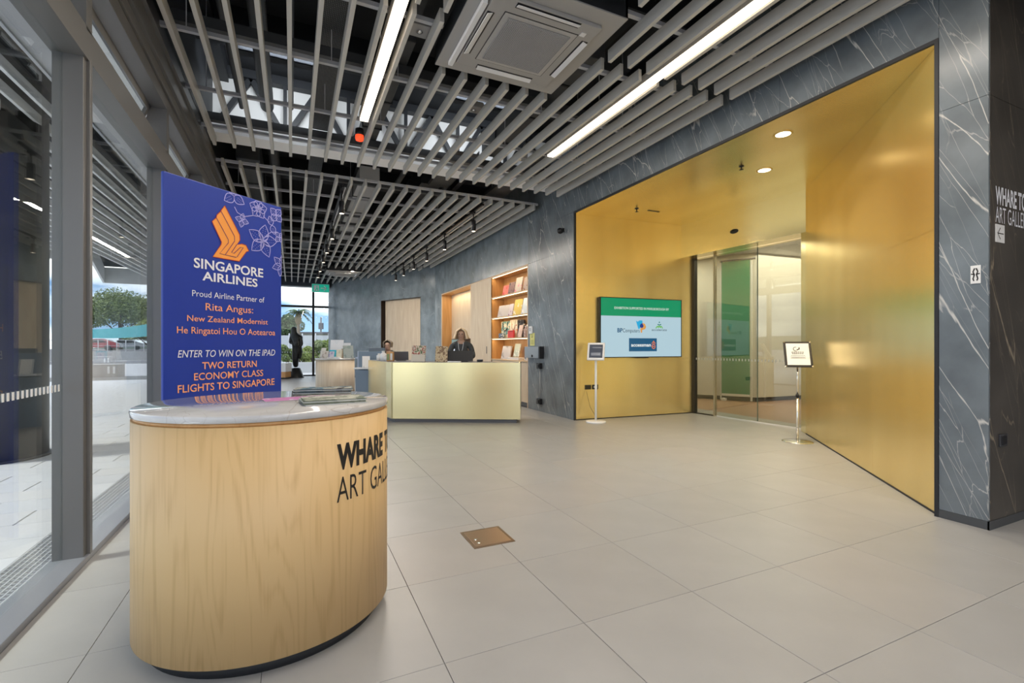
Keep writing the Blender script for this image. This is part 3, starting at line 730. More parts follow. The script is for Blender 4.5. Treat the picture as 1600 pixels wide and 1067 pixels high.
# room behind the glass
rb = sempty('wall_inner_room')
WOODF = mat('timber_floor', (.36, .22, .14), .35, noise=.15, nscale=3)
WROOM = mat('warm_white_wall', (.74, .72, .66), .6)
b = BM(); box(b, 7.25, 16, 4.0, 16, -.1, -.001); o = struct('floor_2', b, WOODF)
b = BM(); box(b, 7.25, 16, 4.0, 16, 3.45, 3.6); struct('ceiling_2', b, WHITE)
b = BM(); box(b, 15.8, 16, 4.0, 16, 0, 3.45); struct('wall_room_end', b, WROOM)
b = BM(); box(b, 7.25, 16, 15.8, 16, 0, 3.45); struct('wall_room_north', b, WROOM)
b = BM(); box(b, 7.25, 16, 3.95, 4.1, 0, 3.45); struct('wall_room_south', b, WROOM)
rb.name = 'wall_partition'
b = BM(); prism(b, [(9.746, 7.551), (11.6, 7.45), (11.6, 12.0), (9.0, 11.5), (9.0, 8.75)], .10, 3.45); obj('plasterboard', b, WROOM, rb)
b = BM(); prism(b, [(9.77, 7.60), (11.5, 7.5), (11.5, 11.9), (9.06, 11.4), (9.05, 8.77)], .0, .10); obj('skirting', b, DARKGREY, rb)
area('room_light', (10.2, 6.3, 3.4), 3.5, 2.5, 120, (1, .93, .82))
area('room_light', (8.1, 8.5, 3.4), 1.0, 2.0, 45, (1, .93, .82))
# green hanging banner inside
P0, P1 = (9.262, 8.14), (9.555, 7.61)
a_ = ang(P0, P1)
o = thing('hanging_banner', 'tall green exhibition banner hanging behind the glass door', 'banner', (P0[0], P0[1], 0), a_)
LB = hypot(P1[0]-P0[0], P1[1]-P0[1])
GREENB = mat('banner_green', (.08, .26, .13), .6, noise=.12, nscale=2)
b = BM(); box(b, 0, LB, 0, .012, .17, 3.28); obj('fabric', b, GREENB, o)
b = BM(); tube(b, [(-.04, .006, 3.3), (LB+.12, .006, 3.3)], .022, 10); obj('top_rail', b, DARKGREY, o)
b = BM(); box(b, LB+.01, LB+.05, .02, .05, .02, 3.29); box(b, -.04, -.01, .02, .05, .02, 3.29); obj('upright', b, WHITE, o)
b = BM(); box(b, 0, .1, -.06, .1, .0, .06, .01); box(b, .0, LB, .0, .03, .12, .17); obj('foot', b, WHITE, o)
# framed picture inside
o = thing('framed_picture', 'framed botanical picture on the far wall behind the glass door', 'picture', (15.75, 9.2, 0), -pi/2)
b = BM(); box(b, -.7, .7, 0, .04, .95, 2.35, .01); obj('frame', b, mat('frame_bronze', (.25, .2, .12), .4), o)
b = BM(); box(b, -.62, .62, -.006, 0, 1.03, 2.27); obj('print', b, art_mat('botanical', [(.1, .22, .14), (.5, .55, .45), (.2, .4, .25), (.75, .75, .68)], 5), o)
# fittings in the portal
def downlight(x, y, label):
    o = thing('downlight', label, 'downlight', (x, y, 3.6))
    b = BM(); lathe(b, [(.075, -.001), (.075, -.006), (.095, -.004), (.095, 0)], 28, cap=False); obj('bezel', b, mat('bezel_gold', (.8, .6, .25), .3, 1.), o)
    b = BM(); lathe(b, [(0, -.0045), (.075, -.0045), (.075, -.001), (0, -.001)], 28); obj('glow', b, LAMP_D, o)
    l = bpy.data.lights.new('downlight_beam', 'SPOT'); l.energy = 120; l.spot_size = radians(110); l.spot_blend = .8; l.color = (1, .87, .66); l.shadow_soft_size = .07
    q = bpy.data.objects.new('downlight_beam', l); COL.objects.link(q); q.location = (x, y, 3.58)
downlight(4.84, 3.44, 'round recessed downlight in the gold soffit nearest the stone column'); downlight(5.61, 4.25, 'round recessed downlight in the gold soffit nearer the glass door')
o = thing('sprinkler', 'small sprinkler head under the gold soffit beside a downlight', 'sprinkler', (5.22, 4.28, 3.6)); b = BM(); lathe(b, [(.03, 0), (.03, -.008), (.01, -.012), (.01, -.04), (.028, -.045), (.0, -.05)], 14); obj('head', b, BLACK, o)
o = thing('sprinkler', 'sprinkler head under the gold soffit above the wall screen', 'sprinkler', (5.24, 6.34, 3.6)); b = BM(); lathe(b, [(.035, 0), (.035, -.008), (.01, -.012), (.01, -.05), (.032, -.055), (.0, -.06)], 14); obj('head', b, BLACK, o)
o = thing('ceiling_slot', 'small slotted vent in the gold soffit above the wall screen', 'vent', (5.6, 6.34, 3.6)); b = BM(); box(b, -.12, .12, -.02, .02, -.006, 0, .002); obj('slot_cover', b, DG, o)
o = thing('motion_sensor', 'black oval door sensor on the gold header above the glass door', 'sensor', (6.80, 5.72, 3.24), ang(HA, HB)); b = BM(); lathe(b, [(.0, -.045), (.05, -.035), (.075, -.01), (.08, 0.)], 24, sy=.5)
q = BM(); merge(q, b, Matrix.Rotation(radians(90), 4, 'X') @ Matrix.Scale(-1, 4, (0, 0, 1))); obj('sensor_body', q, BLACK, o)
o = thing('security_camera', 'black dome camera on the stone wall left of the gold portal', 'camera', (4.45, 7.40, 3.37)); b = BM(); box(b, -.03, .0, -.04, .04, -.02, .05, .008); obj('bracket', b, BLACK, o)
b = BM(); bmesh.ops.create_uvsphere(b, u_segments=16, v_segments=10, radius=.055); bmesh.ops.translate(b, vec=(-.07, 0, .0), verts=b.verts[:]); obj('dome', b, BLACK, o, smooth=True)

# wall screen
tv = thing('wall_screen', 'large flat screen showing sponsor logos on the gold wall', 'screen', (TVA[0], TVA[1], 0), ang(TVA, TVB))
def tx(X): return (X-TVA[0])*1.0022
b = BM(); box(b, tx(4.912), tx(6.70), -.075, -.03, 1.085, 2.165, .006); obj('bezel', b, BLACK, tv)
b = BM(); box(b, tx(5.2), tx(6.4), -.03, 0, 1.3, 2.0); obj('mount', b, STEEL, tv)
b = BM(); box(b, tx(5.65), tx(5.95), -.07, -.045, 1.072, 1.09, .004); obj('chin', b, BLACK, tv)
def em(name, c, s=.62): return mat(name, tuple(q*.12 for q in c), .22, emit=c, es=s)
b = BM(); box(b, tx(4.935), tx(6.678), -.0765, -.075, 1.10, 1.833); obj('screen_lower', b, em('screen_pale', (.47, .66, .76)), tv)
b = BM(); box(b, tx(4.935), tx(6.678), -.0765, -.075, 1.833, 2.15); obj('screen_band', b, em('screen_green', (.0, .30, .13)), tv)
def tl(s, X, z, h, m, w=None, bold=0.): lettering(s, tv, tx(X), z, h, m, w, y=-.0785, bold=bold)
SW = em('screen_white', (.85, .95, .95)); SN = em('screen_navy', (.01, .10, .22)); SB = em('screen_dark', (.03, .08, .13), .3)
tl('EXHIBITION SUPPORTED IN MARLBOROUGH BY', 5.21, 1.955, .042, SW, 1.19)
tl('BP', 5.27, 1.54, .072, SN, .11, .03); tl('Computers', 5.385, 1.54, .068, SB, .36)
b = BM(); plate(b, [(tx(a), z) for a, z in ((5.665, 1.755), (5.70, 1.735), (5.745, 1.76), (5.80, 1.76), (5.815, 1.70), (5.78, 1.66), (5.75, 1.615), (5.72, 1.60), (5.69, 1.68))], -.079, -.077); obj('logo_blue', b, em('logo_blue', (.02, .42, .75)), tv)
b = BM(); plate(b, [(tx(a), z) for a, z in ((5.80, 1.715), (5.86, 1.70), (5.885, 1.64), (5.86, 1.60), (5.80, 1.585), (5.80, 1.54), (5.77, 1.535), (5.76, 1.60), (5.78, 1.66))], -.0795, -.0775); obj('logo_orange', b, em('logo_orange', (.75, .35, .10)), tv)
b = BM(); plate(b, [(tx(a), z) for a, z in ((5.76, 1.69), (5.80, 1.71), (5.83, 1.66), (5.80, 1.62), (5.76, 1.63), (5.745, 1.66))], -.081, -.079); obj('logo_navy', b, em('logo_navy', (.02, .05, .28)), tv)
b = BM()
stroke(b, [(tx(6.10), 1.62), (tx(6.13), 1.655), (tx(6.23), 1.655), (tx(6.255), 1.62)], .02, -.079); stroke(b, [(tx(6.14), 1.63), (tx(6.175), 1.65), (tx(6.22), 1.63)], .014, -.080)
obj_raw('logo_green', b, em('logo_green', (.15, .5, .08)), tv)
b = BM(); plate(b, [(tx(6.165), 1.72), (tx(6.195), 1.72), (tx(6.18), 1.755)], -.079, -.077); stroke(b, [(tx(6.14), 1.695), (tx(6.18), 1.68), (tx(6.22), 1.695)], .018, -.079); obj_raw('logo_peak', b, em('logo_deep_green', (.01, .2, .15)), tv)
tl('accelerate', 6.01, 1.572, .045, SB, .34)
b = BM(); box(b, tx(5.517), tx(6.123), -.079, -.0766, 1.197, 1.436); obj('logo_box', b, SN, tv)
lettering('accessman', tv, tx(5.56), 1.285, .06, SW, .43, y=-.081, bold=.025)
b = BM(); R5 = [(tx(6.05)+.035*cos(a*pi/8), 1.285+.04*sin(a*pi/8)) for a in range(16)]; stroke(b, R5, .014, -.081, True); stroke(b, [(tx(6.01), 1.335), (tx(6.05), 1.385), (tx(6.09), 1.335)], .014, -.081); stroke(b, [(tx(6.05), 1.33), (tx(6.05), 1.38)], .012, -.081); stroke(b, [(tx(6.03), 1.285), (tx(6.07), 1.285)], .014, -.081)
obj_raw('logo_ring', b, em('logo_red', (.8, .22, .08)), tv)

# sockets on the gold wall
for i, (X, lab) in enumerate(((4.715, 'dark double socket on the gold wall left of the tablet pole'), (4.86, 'dark double socket with white plug behind the tablet pole'))):
    o = thing('wall_socket', lab, 'socket', (X, TVA[1]-(X-TVA[0])*.067, .57), ang(TVA, TVB)); b = BM(); box(b, -.06, .06, -.012, 0, -.04, .04, .003); obj('socket_plate', b, DG, o)
    b = BM(); box(b, -.035, -.01, -.02 if i else -.014, -.012, -.012, .012); box(b, .01, .035, -.014, -.012, -.012, .012); obj('insert', b, WHITE_G if i else BLACK, o)

# ================================================================ furniture and objects
S_, C_ = sin(TH), cos(TH)
def at(px, depth):
    u = (px-800)/741; return ((S_+u*C_)*depth, (C_-u*S_)*depth)
def zat(py, depth): return HC+(540-py)/741*depth
# ---- blue banner
BA, BB = (-.834, 4.10), (-.09, 4.75)
bn = thing('display_banner', 'tall dark blue airline banner with orange bird logo standing behind the oval oak counter', 'banner', (BA[0], BA[1], 0), ang(BA, BB))
BL = .988; BH = 2.545
b = BM(); box(b, 0, BL, 0, .03, .06, BH, .008); obj('fabric', b, BLUE, bn)
b = BM(); box(b, -.01, BL+.01, -.14, .16, 0, .06, .01); obj('base', b, ALU_L, bn)
b = BM(); tube(b, [(BL/2, .06, .05), (BL/2, .06, BH-.05)], .012, 8); obj('pole', b, ALU_L, bn)
def bt(s, x0, x1, z, h, m, bold=0., shear=0.): lettering(s, bn, x0, z, h, m, x1-x0, -.004, bold, shear=shear)
bt('SINGAPORE', .211, .799, 1.890, .072, PRWHITE, .02); bt('AIRLINES', .275, .745, 1.801, .066, PRWHITE, .02)
bt('Proud Airline Partner of', .199, .811, 1.672, .046, PRWHITE)
bt('Rita Angus:', .30, .704, 1.573, .055, PEACH, .004)
bt('New Zealand Modernist', .163, .845, 1.484, .044, PEACH, .004)
bt('He Ringatoi Hou O Aotearoa', .091, .919, 1.391, .050, PEACH, .004)
bt('ENTER TO WIN ON THE IPAD', .096, .919, 1.213, .053, PRWHITE, .003, .2)
bt('TWO RETURN', .274, .737, 1.121, .052, PEACH, .012); bt('ECONOMY CLASS', .213, .799, 1.039, .053, PEACH, .008); bt('FLIGHTS TO SINGAPORE', .096, .912, .955, .055, PEACH, .012)
bird = [(.453, 2.417), (.58, 2.211), (.583, 2.168), (.556, 2.125), (.600, 2.140), (.636, 2.136), (.663, 2.092), (.641, 2.084), (.576, 1.992), (.356, 1.992), (.422, 2.101), (.426, 2.121), (.349, 2.266), (.383, 2.304), (.388, 2.326), (.418, 2.362), (.428, 2.381)]
b = BM(); plate(b, bird, -.004, -.001); bird_o = obj('bird_logo', b, ORANGE, bn, 'orange stylised bird emblem')
b = BM()
for pts in ([(.383, 2.304), (.482, 2.150), (.482, 2.125), (.41, 2.027), (.551, 2.020)], [(.422, 2.363), (.535, 2.188), (.535, 2.150), (.457, 2.027)], [(.556, 2.128), (.508, 2.052), (.531, 2.050), (.585, 2.108), (.612, 2.112), (.556, 2.024)]): stroke(b, pts, .0055, -.006)
obj_raw('logo_lines', b, mat('print_plum', (.13, .03, .12), .5), bn)
b = BM(); stroke(b, [(x+(.0), z) for x, z in bird], .006, -.0055, True); obj_raw('logo_outline', b, mat('print_red', (.45, .04, .03), .5), bn)
b = BM()
def petals(cx, cz, r, n, a0=0., w=.4, inner=True, asp=1., lw=.0065):
    for k in range(n):
        a = a0+2*pi*k/n; d = Vector((cos(a), sin(a))); s = Vector((-d.y, d.x)); P = []
        for t_ in range(9):
            t = t_/8; wd = sin(pi*t**.8)*w*r; P.append((d*r*t + s*wd))
        for t_ in range(7, 0, -1):
            t = t_/8; wd = sin(pi*t**.8)*w*r; P.append((d*r*t - s*wd))
        pts = [(min(cx+p.x*asp, BL-.004), min(cz+p.y, BH-.012)) for p in P]
        stroke(b, pts, lw, -.004, True)
        if inner:
            for q in range(4):
                for o_ in (-.25, .25):
                    p = d*r*(.35+.13*q)+s*w*r*o_; x, z = cx+p.x*asp, cz+p.y
                    if x < BL-.01 and z < BH-.015: plate(b, [(x-.003, z), (x, z-.003), (x+.003, z), (x, z+.003)], -.004, -.003)
petals(.794, 2.205, .145, 5, radians(80), .33); petals(.80, 2.205, .07, 5, radians(45), .2, False)
petals(.753, 2.47, .085, 5, radians(90), .5); petals(.753, 2.47, .03, 6, 0, .5, False, lw=.005)
petals(.602, 2.335, .06, 4, radians(80), .35); petals(.93, 2.46, .075, 4, radians(50), .42); petals(.531, 2.515, .10, 3, radians(215), .38)
petals(.965, 2.27, .06, 4, radians(45), .35); petals(.985, 2.02, .10, 6, radians(20), .3); petals(.885, 2.36, .08, 2, radians(110), .35)
stroke(b, [(.535, 2.43), (.56, 2.39), (.62, 2.37), (.70, 2.40)], .0065, -.004); stroke(b, [(.62, 2.37), (.603, 2.345)], .0065, -.004); stroke(b, [(.80, 2.42), (.86, 2.38)], .0065, -.004); stroke(b, [(.83, 2.26), (.88, 2.30), (.95, 2.31)], .0065, -.004)
obj_raw('floral_print', b, LAV, bn, 'pale lavender batik flowers')

# ---- oval oak counter
CX_, CY_, CA, CB = -.09, 2.6, .545, .515
oc = thing('oval_counter', 'oval oak veneered counter with pale marble top in front of the blue banner', 'counter', (CX_, CY_, 0))
b = BM(); lathe(b, [(1, .062), (1, .985)], 96, sx=CA, sy=CB); obj('body', b, OAK, oc)
b = BM(); lathe(b, [(.985, .985), (.985, 1.0)], 96, sx=CA, sy=CB); obj('shadow_gap', b, OAK_O, oc)
MARB = stone_mat('pale_marble', (.60, .585, .57), (.46, .42, .39), .08, (radians(70), 0, radians(30)), .9, .8)
MARB.node_tree.nodes['Principled BSDF'].inputs['Coat Weight'].default_value = .6
b = BM(); lathe(b, [(.99, 1.0), (1.005, 1.003), (1.008, 1.026), (1.0, 1.031), (0, 1.031)], 96, sx=CA, sy=CB); obj('top', b, MARB, oc)
b = BM(); lathe(b, [(.91, 0), (.91, .062)], 72, sx=CA, sy=CB); obj('kickboard', b, mat('kick_black', (.03, .032, .035), .4), oc)
def curved_text(s, parent, t0, arc, z, h, bold, m):
    bm = text_mesh(s, arc, h, bold)
    # cut long triangles so the letters follow the curve
    for q in range(2): bmesh.ops.subdivide_edges(bm, edges=[e for e in bm.edges if abs(e.verts[0].co.x-e.verts[1].co.x) > .012], cuts=1)
    bmesh.ops.triangulate(bm, faces=bm.faces[:])
    # arc length table along the ellipse
    tab = [(0., t0)]; t = t0; l_ = 0.
    while l_ < arc*1.2:
        l_ += hypot(CA*sin(t), CB*cos(t))*.004; t += .004; tab.append((l_, t))
    for v in bm.verts:
        k = min(len(tab)-1, next((i for i, q in enumerate(tab) if q[0] >= v.co.x), len(tab)-1)); t = tab[k][1]-(tab[k][0]-v.co.x)/hypot(CA*sin(tab[k][1]), CB*cos(tab[k][1]))
        v.co = Vector(((CA+.0015)*cos(t), (CB+.0015)*sin(t), z+v.co.z))
    return obj_raw('lettering', bm, m, parent)
curved_text('WHARE', oc, -1.071, .325, .773, .100, .048, INK); curved_text('TOI', oc, -.40, .15, .773, .100, .035, INK)
curved_text('ART GALLERY', oc, -1.071, .56, .629, .108, -.004, INK)
# brochures on the counter
def flat_book(name, label, cat, x, y, z, rz, w, d, t, cover, n=1, group=None, spread=.006, side=None):
    o = thing(name, label, cat, (x, y, z), rz, group)
    for k in range(n):
        b = BM(); th = t/n; dx = random.uniform(-spread, spread); dy = random.uniform(-spread, spread)
        box(b, -w/2+dx, w/2+dx, -d/2+dy, d/2+dy, k*th+.0005, (k+1)*th-.0005)
        obj('leaflet' if n > 1 else 'pages', b, (side if side and k % 3 else PAPER), o)
        b = BM(); box(b, -w/2+dx-.001, w/2+dx+.001, -d/2+dy-.001, d/2+dy+.001, (k+1)*th-.0008, (k+1)*th); obj('cover', b, cover, o)
    return o
GREY_ART = art_mat('cover_grey_green', [(.30, .32, .25), (.20, .22, .17), (.45, .45, .38), (.14, .17, .12)], 12)
DARK_ART = art_mat('cover_dark_teal', [(.03, .05, .07), (.09, .16, .2), (.35, .35, .3), (.03, .03, .03)], 15)
MAG_ART = art_mat('cover_magenta', [(.34, .06, .24), (.5, .2, .4), (.62, .55, .6)], 10)
TOPZ = 1.032
flat_book('brochure_stack', 'pile of grey-green brochures nearest the edge of the marble top', 'brochures', .175, 2.40, TOPZ, radians(5), .27, .19, .022, GREY_ART, 5, side=mat('page_olive', (.22, .24, .18), .7))
flat_book('brochure_stack', 'pile of dark teal brochures at the back of the marble top', 'brochures', .165, 2.93, TOPZ, radians(-8), .30, .16, .026, DARK_ART, 5, side=mat('page_dark', (.05, .06, .07), .7))
flat_book('flyer', 'single magenta flyer lying open beside the brochure piles', 'flyer', -.02, 2.62, TOPZ, radians(10), .23, .15, .003, MAG_ART)
flat_book('leaflet', 'thin magenta and cream leaflet between the two brochure piles', 'leaflet', .17, 2.66, TOPZ, radians(-12), .21, .12, .004, art_mat('cover_cream', [(.6, .56, .48), (.4, .3, .36), (.65, .6, .5)], 9))

# ---- brass floor box
fb = thing('floor_box', 'square brushed metal access cover set in the floor tiles', 'cover', (1.20, 2.995, 0))
b = BM(); box(b, -.145, .145, -.145, .145, .0, .003, .001); obj('frame', b, mat('brass_dark', (.30, .22, .15), .35, 1.), fb)
b = BM(); box(b, -.125, .125, -.125, .125, .003, .005, .001); obj('lid', b, mat('brass_satin', (.55, .40, .28), .28, 1.), fb)
b = BM(); lathe(b, [(.012, .005), (.012, .008), (0, .008)], 16, -.09, -.02); lathe(b, [(.012, .005), (.012, .008), (0, .008)], 16, -.09, -.08); obj('lift_screw', b, CHROME, fb)

# ---- tablet kiosk
kx, ky = at(931, 8.05)
ks = thing('tablet_kiosk', 'white floor-standing tablet on a round base beside the wall screen', 'kiosk', (kx, ky, 0), -TH)
b = BM(); lathe(b, [(.17, 0), (.17, .018), (.155, .026), (.03, .032), (0, .032)], 40); obj('base', b, WHITE_G, ks)
b = BM(); tube(b, [(0, 0, .03), (0, 0, 1.12)], .020, 20); obj('pole', b, WHITE_G, ks)
R = Matrix.Translation((0, -.02, 1.20)) @ Matrix.Rotation(radians(-16), 4, 'Z') @ Matrix.Rotation(radians(-28), 4, 'X')
b = BM(); box(b, -.145, .145, -.015, .02, -.165, .165, .012); q = BM(); merge(q, b, R); obj('tablet_case', q, WHITE_G, ks)
b = BM(); box(b, -.112, .112, -.0165, -.0145, -.125, .125); q = BM(); merge(q, b, R); obj('screen', q, mat('screen_glass', (.03, .035, .05), .5, emit=(.04, .05, .07), es=.5), ks)
b = BM(); box(b, -.08, .08, -.0175, -.0165, -.085, -.03); box(b, -.06, .09, -.0175, -.0165, .06, .075); q = BM(); merge(q, b, R); obj('screen_panel', q, em('tablet_grey', (.2, .22, .26), .5), ks)
b = BM(); tube(b, [(0, .03, .1), (-.08, .12, .25), (-.12, .25, .5)], .003, 6); obj('cable', b, BLACK, ks)

# ---- sign stand
sx_, sy_ = at(1246, 6.42)
ss = thing('sign_stand', 'chrome poster stand with a framed notice by the glass door', 'sign', (sx_, sy_, 0), -TH)
b = BM(); lathe(b, [(.19, 0), (.19, .006), (.17, .012), (.03, .02), (0, .02)], 40); obj('base', b, CHROME, ss)
b = BM(); tube(b, [(0, 0, .02), (0, 0, .62)], .016, 16); tube(b, [(0, 0, .62), (0, 0, 1.08)], .012, 16); obj('pole', b, mat('chrome_pale', (.85, .85, .83), .25, .9), ss)
b = BM(); lathe(b, [(.022, .60), (.024, .62), (.022, .645)], 16); obj('collar', b, BLACK, ss)
R = Matrix.Translation((-.005, -.02, 1.185)) @ Matrix.Rotation(radians(-20), 4, 'Z') @ Matrix.Rotation(radians(-26), 4, 'X')
def rt(b): q = BM(); merge(q, b, R); return q
b = BM(); box(b, -.165, .165, 0, .012, -.19, .19, .004); obj('frame', rt(b), BLACK, ss)
b = BM(); box(b, -.135, .135, -.003, 0, -.16, .16); obj('notice', rt(b), PAPER, ss)
b = BM()
for sx in (-1, 1):
    for sz in (-1, 1): lathe(b, [(.014, 0), (.014, .004), (0, .004)], 12)
b.free(); b = BM()
for sx in (-1, 1):
    for sz in (-1, 1): box(b, sx*.155-.01, sx*.155+.01, -.003, 0, sz*.18-.01, sz*.18+.01, .003)
obj('corner_pin', rt(b), CHROME, ss)
b = BM()
stroke(b, [(-.02+.03*cos(a*pi/7), .075+.03*sin(a*pi/7)) for a in range(3, 12)], .008, -.005); stroke(b, [(-.01, .06), (.02, .075), (.02, .10)], .014, -.005)
for k, (z_, w_, h_) in enumerate(((.022, .075, .010), (.0, .07, .010), (-.025, .085, .004), (-.045, .09, .003), (-.055, .08, .003), (-.065, .09, .003))):
    n_seg = 6 if k < 2 else 9
    for q in range(n_seg):
        x0_ = -w_+q*2*w_/n_seg; plate(b, [(x0_, z_), (x0_+2*w_/n_seg*.75, z_), (x0_+2*w_/n_seg*.75, z_+h_), (x0_, z_+h_)], -.005, -.004)
obj('notice_print', rt(b), INK, ss)

# ---- fittings on the stone
e_ = thing('wall_lettering', 'white gallery name lettering on the dark stone end wall', 'lettering', (0, 1.62, 0))
lettering('WHARE TOI', e_, 4.543, 2.315, .120, PRWHITE, .50, -.002, .03, name='name_line'); lettering('ART GALLERY', e_, 4.543, 2.180, .115, PRWHITE, .53, -.002, -.004, name='subtitle_line')
o = thing('arrow_sign', 'small white square sign with a left-pointing arrow under the lettering', 'sign', (4.543, 1.62, 0))
b = BM(); box(b, 0, .132, -.004, 0, 2.04, 2.168, .001); obj('sign_plate', b, PAPER, o)
b = BM(); stroke(b, [(.025, 2.104), (.112, 2.104)], .006, -.0055); stroke(b, [(.065, 2.145), (.025, 2.104), (.065, 2.063)], .006, -.0055); obj_raw('arrow', b, INK, o)
o = thing('wall_socket', 'black flush floor socket near the foot of the dark end wall', 'socket', (4.64, 1.62, .62)); b = BM(); box(b, -.05, .06, -.012, 0, -.045, .045, .003); obj('socket_plate', b, mat('socket_slate', (.05, .05, .055), .3), o)
b = BM(); box(b, -.03, .04, -.016, -.012, -.03, .03, .002); obj('insert', b, BLACK, o)
o = thing('tactile_sign', 'small white plate with a black symbol on the edge of the stone column', 'sign', (XR, 1.69, 1.81), -pi/2); b = BM(); box(b, -.028, .028, -.006, 0, -.065, .065, .002); obj('sign_plate', b, PAPER, o)
b = BM()
for sx in (-1, 1):
    stroke(b, [(sx*.004, .045), (sx*.013, .02), (sx*.006, .0), (sx*.013, -.03), (sx*.008, -.045)], .008, -.0075); stroke(b, [(sx*.006, .0), (sx*.024, .006)], .008, -.0075)
obj_raw('pictogram', b, INK, o)
def wallthing(name, label, cat, y, z): return thing(name, label, cat, (XR, y, z), -pi/2)
o = wallthing('intercom', 'small white intercom panel beside the book shelves', 'intercom', 8.66, 1.62); b = BM(); box(b, -.07, .07, -.03, 0, -.075, .075, .006); obj('case', b, WHITE_G, o)
b = BM()
for i in range(2):
    for j in range(3): box(b, -.03+i*.03, -.012+i*.03, -.034, -.03, -.02+j*.025, -.005+j*.025)
obj('keypad', b, DARKGREY, o)
o = wallthing('notice', 'yellow notice with a flame symbol under the white intercom', 'notice', 8.62, 1.43); b = BM(); box(b, -.10, .10, -.004, 0, -.13, .13); obj('sheet', b, mat('notice_yellow', (.75, .72, .25), .5), o)
b = BM(); stroke(b, [(-.02, .03), (.02, .05), (0, .09), (-.01, .06), (-.03, .045)], .012, -.006); 
for k in range(4): stroke(b, [(-.07, -.02-.025*k), (.07, -.02-.025*k)], .005, -.006)
obj_raw('print', b, INK, o)
o = wallthing('dispenser', 'brushed grey wall box with a black button beside the book shelves', 'box', 8.42, 1.165); b = BM(); box(b, -.36, .24, -.10, 0, -.11, .115, .004); obj('case', b, mat('satin_steel', (.36, .38, .4), .35, .7), o)
b = BM(); box(b, .24, .29, -.10, 0, -.12, .12, .004); obj('end_cap', b, BLACK, o)
b = BM(); q = BM(); lathe(q, [(.025, 0), (.025, .01), (0, .012)], 14); merge(b, q, Matrix.Translation((-.02, -.10, -.07)) @ Matrix.Rotation(radians(90), 4, 'X')); obj('button', b, BLACK, o)
for z_, lab in ((.90, 'upper black square socket on the stone wall, cord leading down'), (.20, 'lower black square socket near the floor on the stone wall')):
    o = wallthing('wall_socket', lab, 'socket', 8.26, z_); b = BM(); box(b, -.08, .06, -.06, 0, -.055, .055, .006); obj('socket_box', b, BLACK, o)
    b = BM(); box(b, -.04, .03, -.075, -.06, -.03, .03, .004); obj('plug', b, BLACK, o)
b = BM(); tube(b, [(XR-.02, 8.26, .86), (XR-.02, 8.26, .24)], .006, 8); tag(obj('cord', b, mat('cord_grey', (.5, .5, .5), .5)), 'thin pale cord running down between two black wall sockets', 'cord')

# ---- shelf niche
ni = thing('shelving_unit', 'tall timber-lined display shelving and cupboards recessed in the stone wall', 'shelving', (0, 0, 0))
D = .34
b = BM(); box(b, XR+.005, XR+.02, 8.82, 15.14, 2.98, 3.0); box(b, XR+.0, XR+.36, 8.82, 8.845, 0, 3.0); box(b, XR, XR+D, 15.115, 15.14, 0, 3.0); box(b, XR, XR+D+.05, 8.845, 10.86, 2.96, 3.0); box(b, XR, XR+D, 12.34, 15.115, 2.96, 3.0); box(b, XR+.001, XR+.36, 10.84, 10.88, 0, 2.98); obj('lining', b, OAK_O, ni)
b = BM(); box(b, XR+D, XR+D+.03, 8.84, 10.85, .9, 2.97); obj('back_board', b, OAK_O, ni)
b = BM(); box(b, XR-.002, XR+.02, 8.828, 8.85, 0, 2.99); box(b, XR-.002, XR+.02, 8.828, 15.13, 2.968, 2.99); box(b, XR-.002, XR+.02, 15.11, 15.13, 0, 2.99); box(b, XR-.002, XR+.02, 10.84, 10.88, 0, 2.99); obj('edge_trim', b, mat('pale_edge', (.72, .58, .42), .4), ni)
for a, c in ((10.88, 12.34),):
    b = BM(); box(b, XR+.004, XR+.03, a, c, .06, 2.966); obj('door_panel', b, OAK_P, ni, 'pale oak full height cupboard door')
b = BM(); box(b, XR-.002, XR+.005, 11.13, 11.16, 1.10, 1.28); obj('recessed_pull', b, BLACK, ni)
b = BM(); box(b, XR+.02, XR+.36, 12.34, 12.36, 0, 2.96); obj('lining', b, OAK_O, ni)
b = BM(); box(b, XR+D, XR+D+.03, 12.36, 15.115, 1.52, 2.96); obj('back_board', b, OAK_P, ni)
b = BM(); box(b, XR+D+.25, XR+D+.28, 12.36, 15.115, .9, 1.52); box(b, XR+D, XR+D+.28, 12.36, 15.115, 1.5, 1.52); box(b, XR, XR+D+.28, 12.36, 15.115, .86, .9); obj('alcove', b, mat('alcove_brown', (.16, .085, .04), .5), ni)
b = BM(); box(b, XR+.03, XR+.06, 12.36, 15.115, .08, .86); obj('cupboard_front', b, OAK_P, ni)
b = BM(); box(b, XR+.02, XR+.05, 8.845, 9.84, .10, .95); obj('cupboard_front', b, OAK_P, ni)
b = BM(); box(b, XR+.02, XR+.05, 9.845, 10.84, .10, .95); obj('cupboard_front', b, OAK_P, ni)
b = BM(); box(b, XR+.05, XR+.10, 8.845, 15.1, 0, .10); obj('plinth', b, DARKGREY, ni)
for z in (.955, 1.455, 1.955, 2.455):
    b = BM(); box(b, XR+.003, XR+D, 8.846, 10.84, z, z+.025); obj('shelf', b, mat('shelf_oak', (.66, .47, .28), .45), ni)
for z in (1.455, 1.955, 2.455, 2.96):
    b = BM(); box(b, XR+.03, XR+.045, 8.86, 10.82, z-.008, z-.001); obj('led_strip', b, LED, ni)
def book(label, y, z, w, h, t, cover, cat='book', tilt=12, turn=0., name='book', x=None, group=None):
    o = thing(name, label, cat, (XR+.13 if x is None else x, y, z), -pi/2+radians(turn), group)
    return fill_book(o, w, h, t, cover, tilt)
